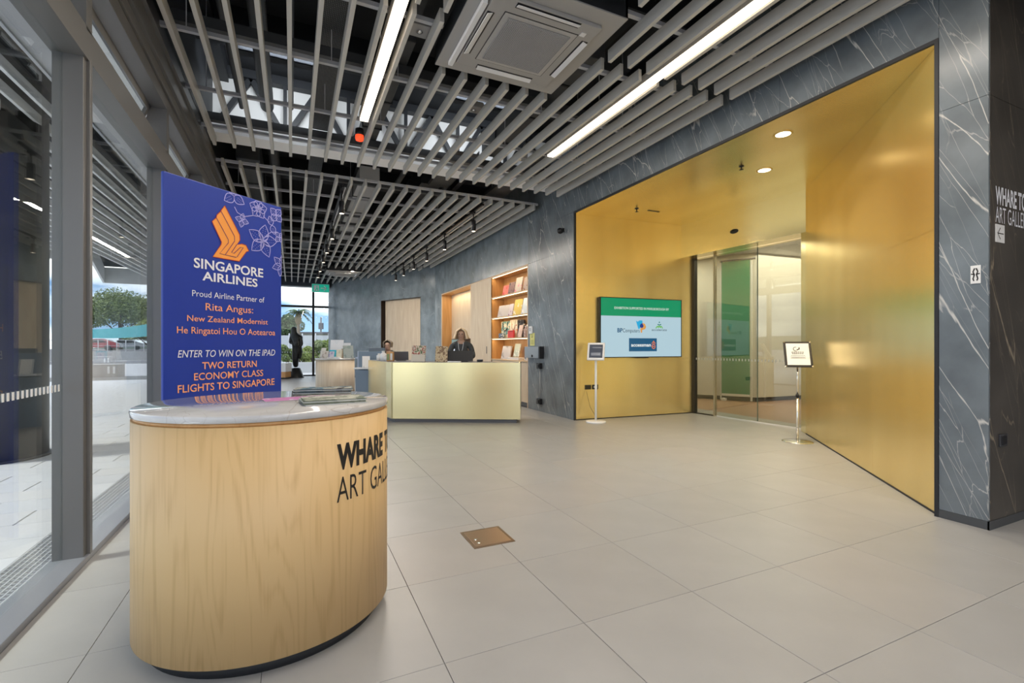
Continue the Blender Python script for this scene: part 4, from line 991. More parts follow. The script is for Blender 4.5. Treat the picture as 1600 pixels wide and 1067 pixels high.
def fill_book(o, w, h, t, cover, tilt=12, pages=PAPER):
    a = radians(tilt); R = Matrix.Rotation(-a, 4, 'X')
    b = BM(); box(b, -w/2, w/2, 0, .003, 0, h); box(b, -w/2, w/2, t-.003, t, 0, h); box(b, -w/2, -w/2+.003, 0, t, 0, h); q = BM(); merge(q, b, R); obj('cover', q, cover, o)
    b = BM(); box(b, -w/2+.003, w/2-.004, .003, t-.003, .004, h-.004); q = BM(); merge(q, b, R); obj('pages', q, pages, o)
    b = BM(); tube(b, [(-w*.3, -.03, .004), (-w*.3, .0, .004), (-w*.3, h*sin(a)*.6+t+.002, h*.6)], .003, 6); tube(b, [(w*.3, -.03, .004), (w*.3, 0, .004), (w*.3, h*sin(a)*.6+t+.002, h*.6)], .003, 6); obj('easel', b, BLACK, o)
    return o
A_ = art_mat
g1, g2, g3, g4 = 'books on the top shelf', 'books on the second shelf', 'gifts on the third shelf', 'books on the lowest shelf'
book('small coral red book on the top shelf', 10.28, 2.48, .30, .26, .02, A_('cov_red', [(.75, .12, .12), (.85, .25, .22), (.7, .5, .45)], 8), group=g1, turn=8)
book('dark patterned book standing right of the red one', 9.98, 2.48, .26, .30, .025, A_('cov_dark', [(.05, .05, .06), (.3, .2, .2), (.6, .4, .4)], 16), group=g1, turn=8)
book('tall pink and white book mid top shelf', 9.62, 2.48, .26, .37, .02, A_('cov_pink', [(.75, .3, .4), (.7, .62, .55), (.4, .1, .2)], 9), group=g1, turn=8)
book('brown spined book at the right end of the top shelf', 9.18, 2.48, .28, .33, .03, A_('cov_brown', [(.25, .12, .08), (.55, .45, .4), (.1, .06, .05)], 12), group=g1, turn=8)
book('wide grey landscape book on the second shelf', 10.42, 1.98, .56, .30, .02, A_('cov_grey', [(.48, .45, .46), (.55, .52, .52), (.2, .18, .18)], 5), group=g2, turn=6)
book('purple and white book leaning beside the grey one', 10.02, 1.98, .18, .30, .02, A_('cov_purple', [(.3, .14, .3), (.6, .55, .6), (.7, .6, .65)], 14), group=g2, turn=6)
book('cream book with yellow figures mid second shelf', 9.66, 1.98, .34, .38, .02, A_('cov_cream', [(.74, .70, .58), (.65, .5, .15), (.7, .68, .62)], 7), group=g2, turn=6)
book('white and pale blue book right of the cream one', 9.22, 1.98, .34, .38, .02, A_('cov_white', [(.78, .78, .78), (.6, .68, .75), (.8, .79, .77)], 7), group=g2, turn=6)
def bag(label, y, z, w, h, m1, m2, grp=g3):
    o = thing('tote_bag', label, 'bag', (XR+.18, y, z), -pi/2+radians(5), grp)
    b = BM(); box(b, -w/2, w/2, 0, .06, 0, h, .018); obj('bag_body', b, m1, o)
    b = BM(); tube(b, [(-w*.28, -.004, h*.95), (-w*.2, -.012, h*.55), (0, -.014, h*.42), (w*.2, -.012, h*.55), (w*.28, -.004, h*.95)], .009, 8); obj('bag_handle', b, m2, o)
bag('teal and cream printed bag at the left of the third shelf', 10.38, 1.48, .42, .40, A_('cov_teal', [(.12, .42, .36), (.68, .62, .48), (.15, .3, .28), (.7, .6, .5)], 6), BLACK)
bag('orange and cream figured bag on the third shelf', 9.92, 1.48, .34, .42, A_('cov_orange', [(.7, .3, .12), (.75, .68, .55), (.5, .12, .08)], 9), mat('strap_cream', (.6, .5, .4), .6))
bag('blue grey bag with dark looped handles', 9.55, 1.48, .28, .40, A_('cov_slate', [(.35, .42, .45), (.05, .05, .06), (.6, .6, .58)], 9), BLACK)
o = thing('pouch', 'bright red pouch standing in front of the bags', 'pouch', (XR+.07, 9.86, 1.48), -pi/2, g3); b = BM(); box(b, -.15, .15, 0, .05, 0, .17, .015); obj('pouch_body', b, mat('pouch_red', (.72, .06, .06), .5), o)
b = BM(); tube(b, [(.13, -.003, .15), (-.13, -.003, .15)], .004, 6); obj('zip', b, BLACK, o)
def mug(label, y, x, z, m, m2, r=.05, h=.1, grp=g3):
    o = thing('mug', label, 'mug', (x, y, z), -pi/2, grp); b = BM(); lathe(b, [(r*.9, 0), (r, .01), (r, h), (r*.9, h), (r*.85, .01), (0, .012)], 20); obj('mug_body', b, m, o)
    b = BM(); tube(b, [(r*.95, 0, h*.8), (r*1.6, 0, h*.7), (r*1.6, 0, h*.3), (r*.95, 0, h*.2)], .006, 8); obj('mug_handle', b, m2, o)
mug('white mug with navy pattern in front of the teal bag', 10.40, XR+.09, 1.48, A_('mug_pat', [(.7, .72, .75), (.1, .15, .25), (.75, .75, .75)], 20), WHITE, .07, .11)
book('muted pink book beside the red pouch', 9.42, 1.48, .18, .28, .02, A_('cov_mauve', [(.5, .35, .33), (.65, .5, .45), (.3, .2, .2)], 12), group=g3, x=XR+.08)
o = thing('tin', 'round white tin at the right end of the third shelf', 'tin', (XR+.12, 9.08, 1.48), 0, g3); b = BM(); lathe(b, [(.08, 0), (.085, .01), (.085, .16), (.06, .20), (.06, .23), (0, .235)], 24); obj('tin_body', b, A_('tin_pat', [(.75, .72, .68), (.5, .35, .3), (.78, .76, .74)], 12), o)
b = BM(); lathe(b, [(.062, .23), (.062, .245), (.02, .25), (.02, .27), (0, .27)], 20); obj('tin_lid', b, WHITE, o)
book('grey photographic book at the left of the lowest shelf', 10.30, .98, .40, .32, .03, A_('cov_photo', [(.32, .31, .33), (.5, .48, .5), (.18, .17, .2)], 5), group=g4, turn=6)
book('white book with a line drawing on the lowest shelf', 9.70, 1.05, .28, .30, .02, A_('cov_line', [(.76, .76, .72), (.45, .5, .45), (.78, .78, .75)], 13), group=g4)
o = thing('box', 'low white box under the line drawing book', 'box', (XR+.12, 9.72, .98), -pi/2, g4); b = BM(); box(b, -.33, .33, -.06, .1, 0, .05, .004); obj('carton', b, WHITE, o)
b = BM(); box(b, -.335, .335, -.065, .105, .035, .055, .003); obj('carton_lid', b, WHITE_G, o)
book('dark blue book at the right end of the lowest shelf', 9.08, .98, .26, .26, .02, A_('cov_navy', [(.1, .12, .2), (.55, .55, .55), (.25, .2, .2)], 9), group=g4, x=XR+.1)
area('niche_light', (XR+.12, 13.7, 2.94), .1, 2.4, 10, (1, .8, .5))
for z in (1.44, 1.94, 2.44, 2.94): area('shelf_light', (XR+.06, 9.85, z), .03, 1.9, 2.2, (1, .76, .42))

# ---- reception desk
Q0, Q1, Q2, Q3 = (1.364, 9.727), (1.478, 8.40), (1.514, 8.148), (3.457, 7.138)
ee = Vector((Q3[0]-Q2[0], Q3[1]-Q2[1])).normalized(); nn_ = Vector((-ee.y, ee.x))
AQ = ang(Q2, Q3)
dk = thing('reception_desk', 'long gold-faced reception desk with a dark grey worktop', 'desk', (Q2[0], Q2[1], 0), AQ)
def loc(p): v = Vector((p[0]-Q2[0], p[1]-Q2[1])); return (v.dot(ee), v.dot(nn_))
LM = hypot(Q3[0]-Q2[0], Q3[1]-Q2[1]); l1, l0 = loc(Q1), loc(Q0)
b = BM(); box(b, .001, LM, 0, .03, .065, 1.015); obj('front_panel', b, GOLD_D, dk, 'pale gold front panel')
b = BM(); prism(b, [(0, 0), l1, (l1[0]+.03, l1[1]), (.03, .0)], .065, 1.015); obj('corner_panel', b, GOLD_D, dk)
b = BM(); prism(b, [l1, l0, (l0[0]+.03, l0[1]+.01), (l1[0]+.03, l1[1])], .065, 1.015); obj('side_panel', b, GOLD_D, dk)
b = BM(); box(b, LM-.03, LM, .03, .62, .065, 1.015); obj('end_panel', b, GOLD_D, dk)
b = BM(); box(b, .03, LM-.03, .03, .60, .99, 1.018); prism(b, [(l1[0]+.03, l1[1]), (l0[0]+.03, l0[1]), (l0[0]+.6, l0[1]+.25), (.55, .62), (.03, .03)], .99, 1.0175); obj('worktop', b, mat('worktop_grey', (.20, .20, .22), .35), dk)
b = BM(); box(b, .03, LM-.03, .57, .60, .07, .99); obj('back_panel', b, DARKGREY, dk)
b = BM(); box(b, .05, LM-.06, .05, .55, 0, .065); prism(b, [(.05, .05), (l1[0]+.06, l1[1]), (l0[0]+.06, l0[1]), (l0[0]+.5, l0[1]), (.6, .5)], 0, .0645); obj('kickboard', b, mat('kick_grey', (.13, .13, .14), .4), dk)
DZ = 1.0215
def onto(px, dep): return at(px, dep)
def desk_item(name, label, cat, px, dep, z=DZ, rz=None, group=None):
    x, y = at(px, dep); return thing(name, label, cat, (x, y, z), -TH if rz is None else rz, group)
o = desk_item('book', 'cream exhibition book with a crowded painting on its cover, beside the grey screen', 'book', 653, 8.15, rz=-TH-.15); fill_book(o, .24, .285, .03, A_('cov_show_cream', [(.62, .55, .45), (.35, .10, .08), (.7, .62, .5), (.12, .18, .10), (.6, .3, .22)], 18), 12)
b = BM(); box(b, -.12, .12, -.003, .0, .0, .13); q = BM(); merge(q, b, Matrix.Rotation(radians(-12), 4, 'X')); obj('title_band', q, mat('band_cream', (.66, .6, .5), .5), o)
o = desk_item('book', 'golden brown exhibition book beside the black tablet on the desk', 'book', 689, 8.15, rz=-TH-.1); fill_book(o, .21, .275, .03, A_('cov_show_gold', [(.5, .36, .2), (.62, .5, .33), (.25, .16, .1), (.7, .6, .45)], 20), 12)
def screen_item(label, px, dep, w, h, col=BLACK, tilt=14, name='tablet', cat='tablet', z=DZ, rz=None):
    o = desk_item(name, label, cat, px, dep, z, rz); a = radians(tilt); R = Matrix.Translation((0, 0, .012)) @ Matrix.Rotation(-a, 4, 'X')
    b = BM(); box(b, -w/2, w/2, 0, .012, 0, h, .003); q = BM(); merge(q, b, R); obj('back_cover', q, col, o)
    b = BM(); box(b, -w*.3, w*.3, .0, h*.5, 0, .012, .003); obj('foot', b, col, o)
    b = BM(); box(b, -w*.44, w*.44, .0125, .0135, .01, h-.01); q = BM(); merge(q, b, R); obj('display', q, mat('display_off', (.02, .02, .025), .1), o)
screen_item('black tablet in a stand in front of the blonde receptionist', 719, 8.2, .44, .185)
screen_item('dark grey screen on the desk left of the cream book', 626, 8.75, .29, .16, DARKGREY, -8, 'monitor', 'monitor')
o = desk_item('card_reader', 'small black card reader at the right of the receptionist', 'card reader', 750, 8.35); b = BM(); box(b, -.05, .05, -.07, .07, 0, .035, .008); obj('reader_body', b, BLACK, o)
b = BM(); box(b, -.035, .035, -.05, .0, .035, .039, .001); obj('keypad', b, WHITE_G, o)
o = desk_item('tray', 'white paper tray at the foot of the black tablet', 'tray', 710, 7.98); b = BM(); box(b, -.11, .11, -.03, .03, 0, .018, .003); obj('tray_body', b, WHITE_G, o)
o = desk_item('wooden_holder', 'small wooden card holder at the left end of the desk', 'holder', 610, 8.55); b = BM(); box(b, -.06, .06, -.04, .04, 0, .17, .003); obj('case', b, OAK_O, o)
b = BM(); box(b, -.05, -.01, -.046, -.04, .02, .13); obj('card', b, mat('card_green', (.25, .35, .15), .5), o); b = BM(); box(b, .01, .045, -.046, -.04, .02, .14); obj('card', b, PAPER, o)
for i, (px, dep, r, h, lab) in enumerate(((592, 9.0, .045, .13, 'white bottle at the left corner of the desk'), (599, 8.8, .06, .18, 'taller white bottle with a square shoulder on the desk'), (604, 8.65, .04, .11, 'short white jar beside the wooden card holder'))):
    o = desk_item('bottle', lab, 'bottle', px, dep); b = BM(); lathe(b, [(r, 0), (r, h*.7), (r*.45, h*.82), (r*.45, h*.9)], 18); obj('bottle_body', b, WHITE_G, o); b = BM(); lathe(b, [(r*.5, h*.88), (r*.5, h), (0, h)], 14); obj('cap', b, WHITE, o)

# blue-grey work cubicle between the oak counter and the desk
cu0 = at(560, 9.9)
cb = thing('work_cubicle', 'blue-grey laminated workstation left of the gold desk', 'workstation', (cu0[0], cu0[1], 0), -TH-.12)
b = BM(); box(b, 0, .56, 0, .03, .05, 1.18); obj('front_panel', b, BLUEGREY, cb)
b = BM(); prism(b, [(0, 0), (-.02, 0), (-.10, 1.1), (-.08, 1.1)], .0, 1.185); obj('side_panel', b, LILAC, cb, 'pale lilac side panel')
b = BM(); box(b, .0, .56, -.22, .0, .82, .85, .003); obj('ledge', b, WHITE_G, cb)
b = BM(); box(b, -.08, .42, .03, .75, 1.03, 1.06, .003); obj('desktop', b, LILAC, cb)
b = BM(); box(b, .02, .54, -.18, 0, 0, .8); obj('pedestal', b, BLUEGREY, cb)
x, y = at(572, 9.66); o = thing('leaflet_stand', 'white leaflet in a sloping stand on the workstation ledge', 'stand', (x, y, .853), -TH+.3); fill_book(o, .15, .25, .02, PAPER, 22)
for (px, dep, w, h, lab) in ((563, 10.1, .05, .10, 'small white carton on top of the workstation panel'), (576, 10.3, .10, .06, 'low white paper pile on the workstation')):
    x, y = at(px, dep); o = thing('carton', lab, 'carton', (x, y, 1.061), -TH); b = BM(); box(b, -w/2, w/2, -.04, .04, 0, h, .004); obj('carton_body', b, WHITE_G, o)
    b = BM(); box(b, -w/2-.002, w/2+.002, -.042, .042, h*.8, h+.003, .002); obj('carton_lid', b, WHITE, o)
screen_item('thin grey monitor behind the workstation panel', 589, 10.5, .36, .18, mat('monitor_slate', (.14, .17, .2), .4), -6, 'monitor', 'monitor', 1.061)

# second oak counter with brochures
c2 = at(524, 10.75)
oc2 = thing('round_counter', 'smaller curved oak counter crowded with brochures near the far window', 'counter', (c2[0], c2[1], 0), -TH)
b = BM(); lathe(b, [(.415, .06), (.415, .985)], 64); obj('body', b, OAK_P, oc2)
b = BM(); lathe(b, [(.425, .99), (.43, 1.0), (.43, 1.018), (0, 1.018)], 64); obj('top', b, MARB, oc2)
b = BM(); lathe(b, [(.38, 0), (.38, .06)], 48); obj('kickboard', b, DARKGREY, oc2)
def bro(px, dep, w, h, m, label, rz=0., tilt=18, z=1.021):
    x, y = at(px, dep); o = thing('brochure', label, 'brochure', (x, y, z), -TH+rz, 'brochures on the round counter'); fill_book(o, w, h, .012, m, tilt); return o
bro(525, 10.95, .30, .42, A_('bro_white', [(.66, .68, .72), (.72, .73, .76), (.5, .52, .56)], 4), 'large pale poster card at the back of the round counter', 0, 10)
bro(540, 10.9, .16, .36, mat('bro_pale', (.6, .62, .66), .4), 'narrow pale leaflet holder behind the red topped card')
bro(519, 10.72, .17, .19, mat('bro_cyan', (.05, .45, .6), .4), 'cyan leaflet in front of the large pale card')
bro(545, 10.6, .22, .30, A_('bro_redgrey', [(.22, .28, .27), (.3, .34, .33), (.4, .1, .08)], 6), 'dark photo card with a red top leaning at the right', .5, 20)
bro(508, 10.6, .13, .17, A_('bro_brown', [(.3, .25, .22), (.5, .48, .45), (.12, .1, .1)], 15), 'small brown photo leaflet at the front left', .2)
bro(517, 10.55, .12, .16, A_('bro_violet', [(.25, .22, .4), (.5, .48, .55), (.6, .55, .6)], 15), 'small violet leaflet beside the brown one', -.1)
bro(529, 10.6, .12, .20, A_('bro_olive', [(.5, .5, .38), (.62, .6, .5), (.3, .32, .22)], 12), 'olive leaflet in the middle of the round counter', .1)
bro(537, 10.78, .10, .22, A_('bro_tan', [(.55, .45, .32), (.35, .3, .24), (.6, .55, .45)], 12), 'tan leaflet next to the olive one', .3)
bro(503, 10.72, .12, .24, mat('bro_ivory', (.62, .6, .54), .5), 'ivory card at the left edge of the round counter', -.2)
x, y = at(522, 10.45); flat_book('leaflet_pile', 'flat pile of white leaflets at the front of the round counter', 'leaflets', x, y, 1.019, -TH, .28, .09, .03, PAPER, 4)

# ---- people
def skin_figure(name, joints, bones, mats, parent, subdiv=2):
    """joints: name -> (x,y,z,r); bones: (a,b,material index); one continuous skinned surface"""
    names = list(joints); idx = {n: i for i, n in enumerate(names)}
    me = bpy.data.meshes.new('sk'); me.from_pydata([joints[n][:3] for n in names], [(idx[a], idx[b]) for a, b, _ in bones], [])
    o = bpy.data.objects.new('sk', me); COL.objects.link(o)
    md = o.modifiers.new('s', 'SKIN'); md.use_smooth_shade = True
    for i, n in enumerate(names):
        v = me.skin_vertices[0].data[i]; r = joints[n][3]; v.radius = r if isinstance(r, tuple) else (r, r); v.use_root = (i == 0)
    sb = o.modifiers.new('d', 'SUBSURF'); sb.levels = subdiv; sb.render_levels = subdiv
    dg = bpy.context.evaluated_depsgraph_get(); dg.update(); m2 = bpy.data.meshes.new_from_object(o.evaluated_get(dg)); bpy.data.objects.remove(o)
    m2.name = name; m2.materials.clear()
    for m_ in mats: m2.materials.append(m_)
    seg = [(Vector(joints[a][:3]), Vector(joints[b_][:3]), k) for a, b_, k in bones]
    for p in m2.polygons:
        c = p.center; best = None
        for a, b_, k in seg:
            d = b_-a; t = max(0, min(1, (c-a).dot(d)/max(1e-9, d.length_squared))); q = (a+d*t-c).length
            if best is None or q < best[0]: best = (q, k)
        p.material_index = best[1]; p.use_smooth = True
    r = bpy.data.objects.new(name, m2); COL.objects.link(r); r.parent = parent
    return r
def person(label, px, dep, rz, hz, top, hair, trousers, arm='desk', seated=False, lean=0.):
    """hz: head-top height; figure faces local -y"""
    x, y = at(px, dep); root = thing('person', label, 'person', (x, y, 0), rz)
    k = hz-1.62 if seated else 0; s = 1.0
    Z = lambda z: z+k
    J = {'pelvis': (0, .02, Z(.93), .125), 'spine': (0, .01, Z(1.08), .115), 'chest': (lean*.4, -.01, Z(1.22), (.15, .12)), 'neckb': (lean*.7, -.015, Z(1.335), (.09, .075)), 'neck': (lean*.9, -.03, Z(1.40), .048), 'jaw': (lean, -.055, Z(1.45), (.062, .065)), 'skull': (lean, -.05, Z(1.525), (.078, .09)), 'crown': (lean, -.045, Z(1.575), (.05, .06))}
    B = [('pelvis', 'spine', 1), ('spine', 'chest', 1), ('chest', 'neckb', 1), ('neckb', 'neck', 0), ('neck', 'jaw', 0), ('jaw', 'skull', 0), ('skull', 'crown', 0)]
    for sx, n in ((-1, 'l'), (1, 'r')):
        J['sh'+n] = (sx*.165+lean*.5, -.01, Z(1.305), .062); J['el'+n] = (sx*.235+lean*.4, -.09, Z(1.095), .046); J['wr'+n] = (sx*.12+lean*.3, -.30, Z(1.07), .027); J['ha'+n] = (sx*.085+lean*.3, -.365, Z(1.06), (.034, .018))
        B += [('neckb', 'sh'+n, 1), ('sh'+n, 'el'+n, 1), ('el'+n, 'wr'+n, 1), ('wr'+n, 'ha'+n, 0)]
        for q in range(4):
            fx = sx*(.055+.019*q); ln = (.065, .075, .07, .055)[q if sx < 0 else q]
            J['f%d%s' % (q, n)] = (fx+lean*.3, -.40, Z(1.062), .009); J['g%d%s' % (q, n)] = (fx*.95+lean*.3, -.40-ln*.8, Z(1.045), .007); B += [('ha'+n, 'f%d%s' % (q, n), 0), ('f%d%s' % (q, n), 'g%d%s' % (q, n), 0)]
        J['t'+n] = (sx*.045+lean*.3, -.375, Z(1.055), .01); J['u'+n] = (sx*.032+lean*.3, -.405, Z(1.048), .008); B += [('ha'+n, 't'+n, 0), ('t'+n, 'u'+n, 0)]
        if seated:
            J['hi'+n] = (sx*.10, 0, Z(.86), .085); J['kn'+n] = (sx*.12, -.40, Z(.86), .062); J['an'+n] = (sx*.12, -.42, .09, .042); J['to'+n] = (sx*.12, -.56, .04, .035)
        else:
            J['hi'+n] = (sx*.095, .02, .84, .088); J['kn'+n] = (sx*.10, 0, .47, .058); J['an'+n] = (sx*.10, .02, .09, .040); J['to'+n] = (sx*.11, -.12, .035, .034)
        B += [('pelvis', 'hi'+n, 2), ('hi'+n, 'kn'+n, 2), ('kn'+n, 'an'+n, 2), ('an'+n, 'to'+n, 3)]
    body = skin_figure('body', J, B, [SKIN, top, trousers, BLACK], root)
    hx = lean; hzz = Z(1.53)
    # face details
    b = BM()
    for sx in (-1, 1):
        q = BM(); bmesh.ops.create_uvsphere(q, u_segments=10, v_segments=6, radius=.010); merge(b, q, Matrix.Translation((hx+sx*.030, -.134, Z(1.515))))
    obj('eyes', b, mat('eye_dark', (.04, .03, .03), .3), root)
    b = BM(); q = BM(); bmesh.ops.create_cone(q, segments=10, radius1=.015, radius2=.006, depth=.04, cap_ends=True); merge(b, q, Matrix.Translation((hx, -.142, Z(1.492))) @ Matrix.Rotation(radians(18), 4, 'X')); obj('nose', b, SKIN, root)
    b = BM(); box(b, hx-.022, hx+.022, -.128, -.120, Z(1.452), Z(1.460), .003); obj('mouth', b, mat('lip', (.40, .15, .13), .5), root)
    b = BM()
    for sx in (-1, 1):
        q = BM(); bmesh.ops.create_uvsphere(q, u_segments=8, v_segments=6, radius=.02); merge(b, q, Matrix.Translation((hx+sx*.08, -.045, Z(1.505))) @ Matrix.Diagonal((.4, .8, 1.3, 1)))
    obj('ears', b, SKIN, root)
    return root, hx, Z
BLOND = mat('blond_hair', (.80, .62, .42), .55, noise=.25, nscale=30, stretch=(4, 4, .5))
GREYH = mat('grey_brown_hair', (.20, .16, .12), .6, noise=.25, nscale=30, stretch=(4, 4, .5))
TOPM = mat('charcoal_top', (.07, .075, .078), .8, noise=.35, nscale=22)
def hair_bob(root, hx, Z, m, length=.22, flare=1.25):
    b = BM(); seg = 28; rings = []
    for i in range(12):
        t = i/11; z = Z(1.625)-t*length-.0
        rad = .10*math.sin(min(1., t*2.2+.12)*pi/2)*(1+(flare-1)*max(0, t-.45)/.55)
        ring = []
        for k in range(seg):
            a = -pi/2+radians(48)*(1 if t > .25 else t/.25)+ (2*pi-2*radians(48)*(1 if t > .25 else t/.25))*k/(seg-1)
            w = 1+.03*sin(k*3.1+i)
            ring.append(b.verts.new((hx+rad*1.02*cos(a)*w, -.045+rad*1.15*sin(a)*w, z)))
        rings.append(ring)
    for r0, r1 in zip(rings, rings[1:]):
        for k in range(seg-1): b.faces.new([r0[k], r0[k+1], r1[k+1], r1[k]])
    b.faces.new(rings[0])
    me_o = obj('hair', b, m, root, smooth=True)
    sol = me_o.modifiers.new('thick', 'SOLIDIFY'); sol.thickness = .02; sol.offset = 0
    return me_o
r1, hx, Z = person('receptionist with a blonde bob in a charcoal top behind the desk', 721, 8.88, AQ+.05, 1.62, TOPM, BLOND, BLACK)
hair_bob(r1, hx, Z, BLOND, .20, 1.45)
b = BM(); tube(b, [(-.05, -.10, Z(1.36)), (-.035, -.145, Z(1.24)), (0, -.155, Z(1.14)), (.035, -.145, Z(1.24)), (.05, -.10, Z(1.36))], .005, 6); obj('lanyard', b, mat('lanyard_white', (.7, .75, .8), .5), r1)
r2, hx, Z = person('seated person with grey-brown hair behind the white bottles', 609, 10.75, -TH, 1.42, mat('olive_jacket', (.09, .085, .07), .8), GREYH, BLACK, seated=True, lean=-.03)
hair_bob(r2, hx, Z, GREYH, .16, .9)
o = thing('office_chair', 'dark office chair under the seated person behind the desk', 'chair', (r2.location.x, r2.location.y+.02, 0), -TH)
b = BM(); box(b, -.22, .22, -.25, .2, .50, .56, .02); obj('seat', b, BLACK, o); b = BM(); box(b, -.2, .2, .20, .25, .62, 1.0, .02); obj('backrest', b, BLACK, o); b = BM(); tube(b, [(0, 0, .08), (0, 0, .5)], .03, 10); tube(b, [(0, .18, .52), (0, .24, .75)], .02, 8); obj('column', b, CHROME, o)
b = BM()
for k in range(5): bar(b, (0, 0, .07), (.28*cos(k*1.257), .28*sin(k*1.257), .05), .03, .03)
obj('base', b, BLACK, o)

# ---- statue by the far window
x, y = at(462.5, 19.3)
st = thing('statue', 'dark bronze draped standing figure on a conical plinth by the far window', 'statue', (x, y, 0), -TH)
b = BM(); lathe(b, [(.31, 0), (.30, .02), (.17, .38), (.13, .40), (0, .40)], 40); obj('plinth', b, BRONZE, st)
J = {'foot': (.0, 0, .40, .11), 'shin': (-.02, 0, .62, .115), 'knee': (-.02, -.02, .85, .15), 'hip': (.05, .0, 1.12, (.20, .16)), 'waist': (.03, 0, 1.38, (.17, .14)), 'chest': (-.02, 0, 1.62, (.19, .15)), 'neck': (-.07, -.01, 1.82, (.10, .1)), 'head': (-.07, -.02, 1.98, (.115, .12)), 'top': (-.05, -.02, 2.08, (.07, .08)),
     'shl': (-.17, 0, 1.70, .08), 'ell': (-.20, -.05, 1.42, .06), 'hal': (-.02, -.14, 1.38, .05), 'shr': (.15, 0, 1.66, .08), 'elr': (.22, -.02, 1.35, .07), 'har': (.12, -.12, 1.2, .05), 'cl1': (.16, .04, 1.0, .08), 'cl2': (.10, .05, .75, .06)}
J = {k_: (v_[0]*1.1, v_[1], v_[2], tuple(q_*1.05 for q_ in v_[3]) if isinstance(v_[3], tuple) else v_[3]) for k_, v_ in J.items()}
skin_figure('figure', J, [('foot', 'shin', 0), ('shin', 'knee', 0), ('knee', 'hip', 0), ('hip', 'waist', 0), ('waist', 'chest', 0), ('chest', 'neck', 0), ('neck', 'head', 0), ('head', 'top', 0), ('chest', 'shl', 0), ('shl', 'ell', 0), ('ell', 'hal', 0), ('chest', 'shr', 0), ('shr', 'elr', 0), ('elr', 'har', 0), ('hip', 'cl1', 0), ('cl1', 'cl2', 0)], [BRONZE], st)
b = BM()
for k in range(6): tube(b, [(-.12+.05*k, -.13, 1.55-.03*k), (-.05+.04*k, -.17, 1.2), (-.06+.03*k, -.15, .8), (-.05+.02*k, -.11, .5)], .014, 6)
obj('drapery_folds', b, BRONZE, st)
# bench beside the statue
x, y = at(443, 18.6); o = thing('bench', 'white bench with a timber drawer at the window behind the blue banner', 'bench', (x, y, 0), -TH)
b = BM(); box(b, -.35, .18, -.2, .3, .28, .62, .01); obj('seat_box', b, WHITE_G, o); b = BM(); box(b, -.33, .16, -.19, .28, .06, .28); obj('drawer_front', b, OAK_O, o); b = BM(); box(b, -.3, .18, -.15, .25, 0, .06); obj('plinth', b, BLACK, o)

# ================================================================ outside
gr_ = BM(); box(gr_, -150, 150, 22.3, 260, -.5, -.12); box(gr_, -150, -1.52, -60, 22.3, -.5, -.12); box(gr_, -1.52, 150, -60, -4, -.5, -.12)
struct('ground', gr_, mat('pale_paving', (.42, .42, .43), .8, noise=.08, nscale=1))
pv = sempty('pavement')
PAVS = [mat('paver_pale', (.60, .61, .64), .75, noise=.06, nscale=4), mat('paver_mid', (.57, .58, .61), .75, noise=.06, nscale=4), mat('paver_warm', (.585, .585, .60), .75, noise=.06, nscale=4)]
b = BM(); box(b, -12, -1.52, -3, 26, -.12, -.035); obj('bedding', b, mat('joint_grey', (.17, .17, .17), .9), pv)
cl = []
for j in range(-8, 58):
    y0 = 5.02+.352*(j-8); off = .35 if j % 2 else 0
    for i in range(0, 16):
        x1 = -1.5-i*.7+off
        x1c = min(x1, -1.53); x0 = x1-.7
        if x1c-x0 < .06: continue
        cl.append((hypot(x0, y0), x0, x1c, y0, y0+.352))
cl.sort(); prest = BM(); pc = {}
for k, (_, x0, x1, y0, y1) in enumerate(cl):
    if k < 280:
        w = round(x1-x0, 3); mi = random.randrange(3)
        if (w, mi) not in pc:
            b = BM(); box(b, .004, w-.004, .004, .348, -.035, 0); bmesh.ops.bevel(b, geom=[e for e in b.edges if all(v.co.z > -.001 for v in e.verts)], offset=.004, segments=1, affect='EDGES')
            pc[(w, mi)] = obj('paver', b, PAVS[mi], pv); pc[(w, mi)].location = (x0, y0, -.01)
        else: inst(pc[(w, mi)], pv, (x0, y0, -.01))
    else: box(prest, x0+.004, x1-.004, y0+.004, y1-.004, -.045, -.01)
o = obj('pavers_beyond', prest, PAVS[0], pv); o['kind'] = 'stuff'
# canopy
ZC = 3.9
cn = sempty('roof_canopy')
poly = [(-1.31, -4), (-3.7, -4), (-3.95, 6), (-6.35, 17.9), (-5.26, 17.4), (-6.8, 23.9), (-1.31, 23.9)]
def canopy_y0(x): return -3.6 if x > -3.75 else 6+(-3.95-x)*(11.9/2.4)+.15
b = BM(); prism(b, poly, 4.45, 4.6); obj('canopy_deck', b, mat('canopy_black', (.008, .008, .009), .9), cn)
b = BM(); box(b, -1.9, -1.31, -4, 23.9, ZC, ZC+.03); obj('soffit', b, WHITE, cn, 'white soffit strip outside the windows')
b = BM(); box(b, -2.11, -1.91, -4, 23.9, ZC, ZC+.03); obj('soffit', b, mat('soffit_grey', (.5, .5, .51), .3), cn); b = BM(); box(b, -2.14, -2.11, -4, 23.9, ZC-.02, ZC+.3); obj('soffit_edge', b, RAIL, cn)
for k in range(16):
    x = -2.48-.23*k
    slat(x, canopy_y0(x), 17.3, cn, ZC, .115, .0381, SLAT_W)
    xe = 23.6 if x > -5.2 else None
    if xe: slat(x, 17.35, xe, cn, ZC, .115, .0381, SLAT_W)
b = BM()
for y in [k*1.5-3 for k in range(18)]:
    x0 = -3.65 if y < 6 else (-3.9-(y-6)*.2 if y < 17 else -5.2)
    box(b, x0, -2.15, y-.02, y+.02, ZC+.12, ZC+.16)
obj('cross_rail', b, DUCT, cn)
b = BM()
for p, q in zip(poly[1:], poly[2:]): bar(b, (*p, ZC+.2), (*q, ZC+.2), .06, .62)
obj('fascia', b, WHITE, cn)
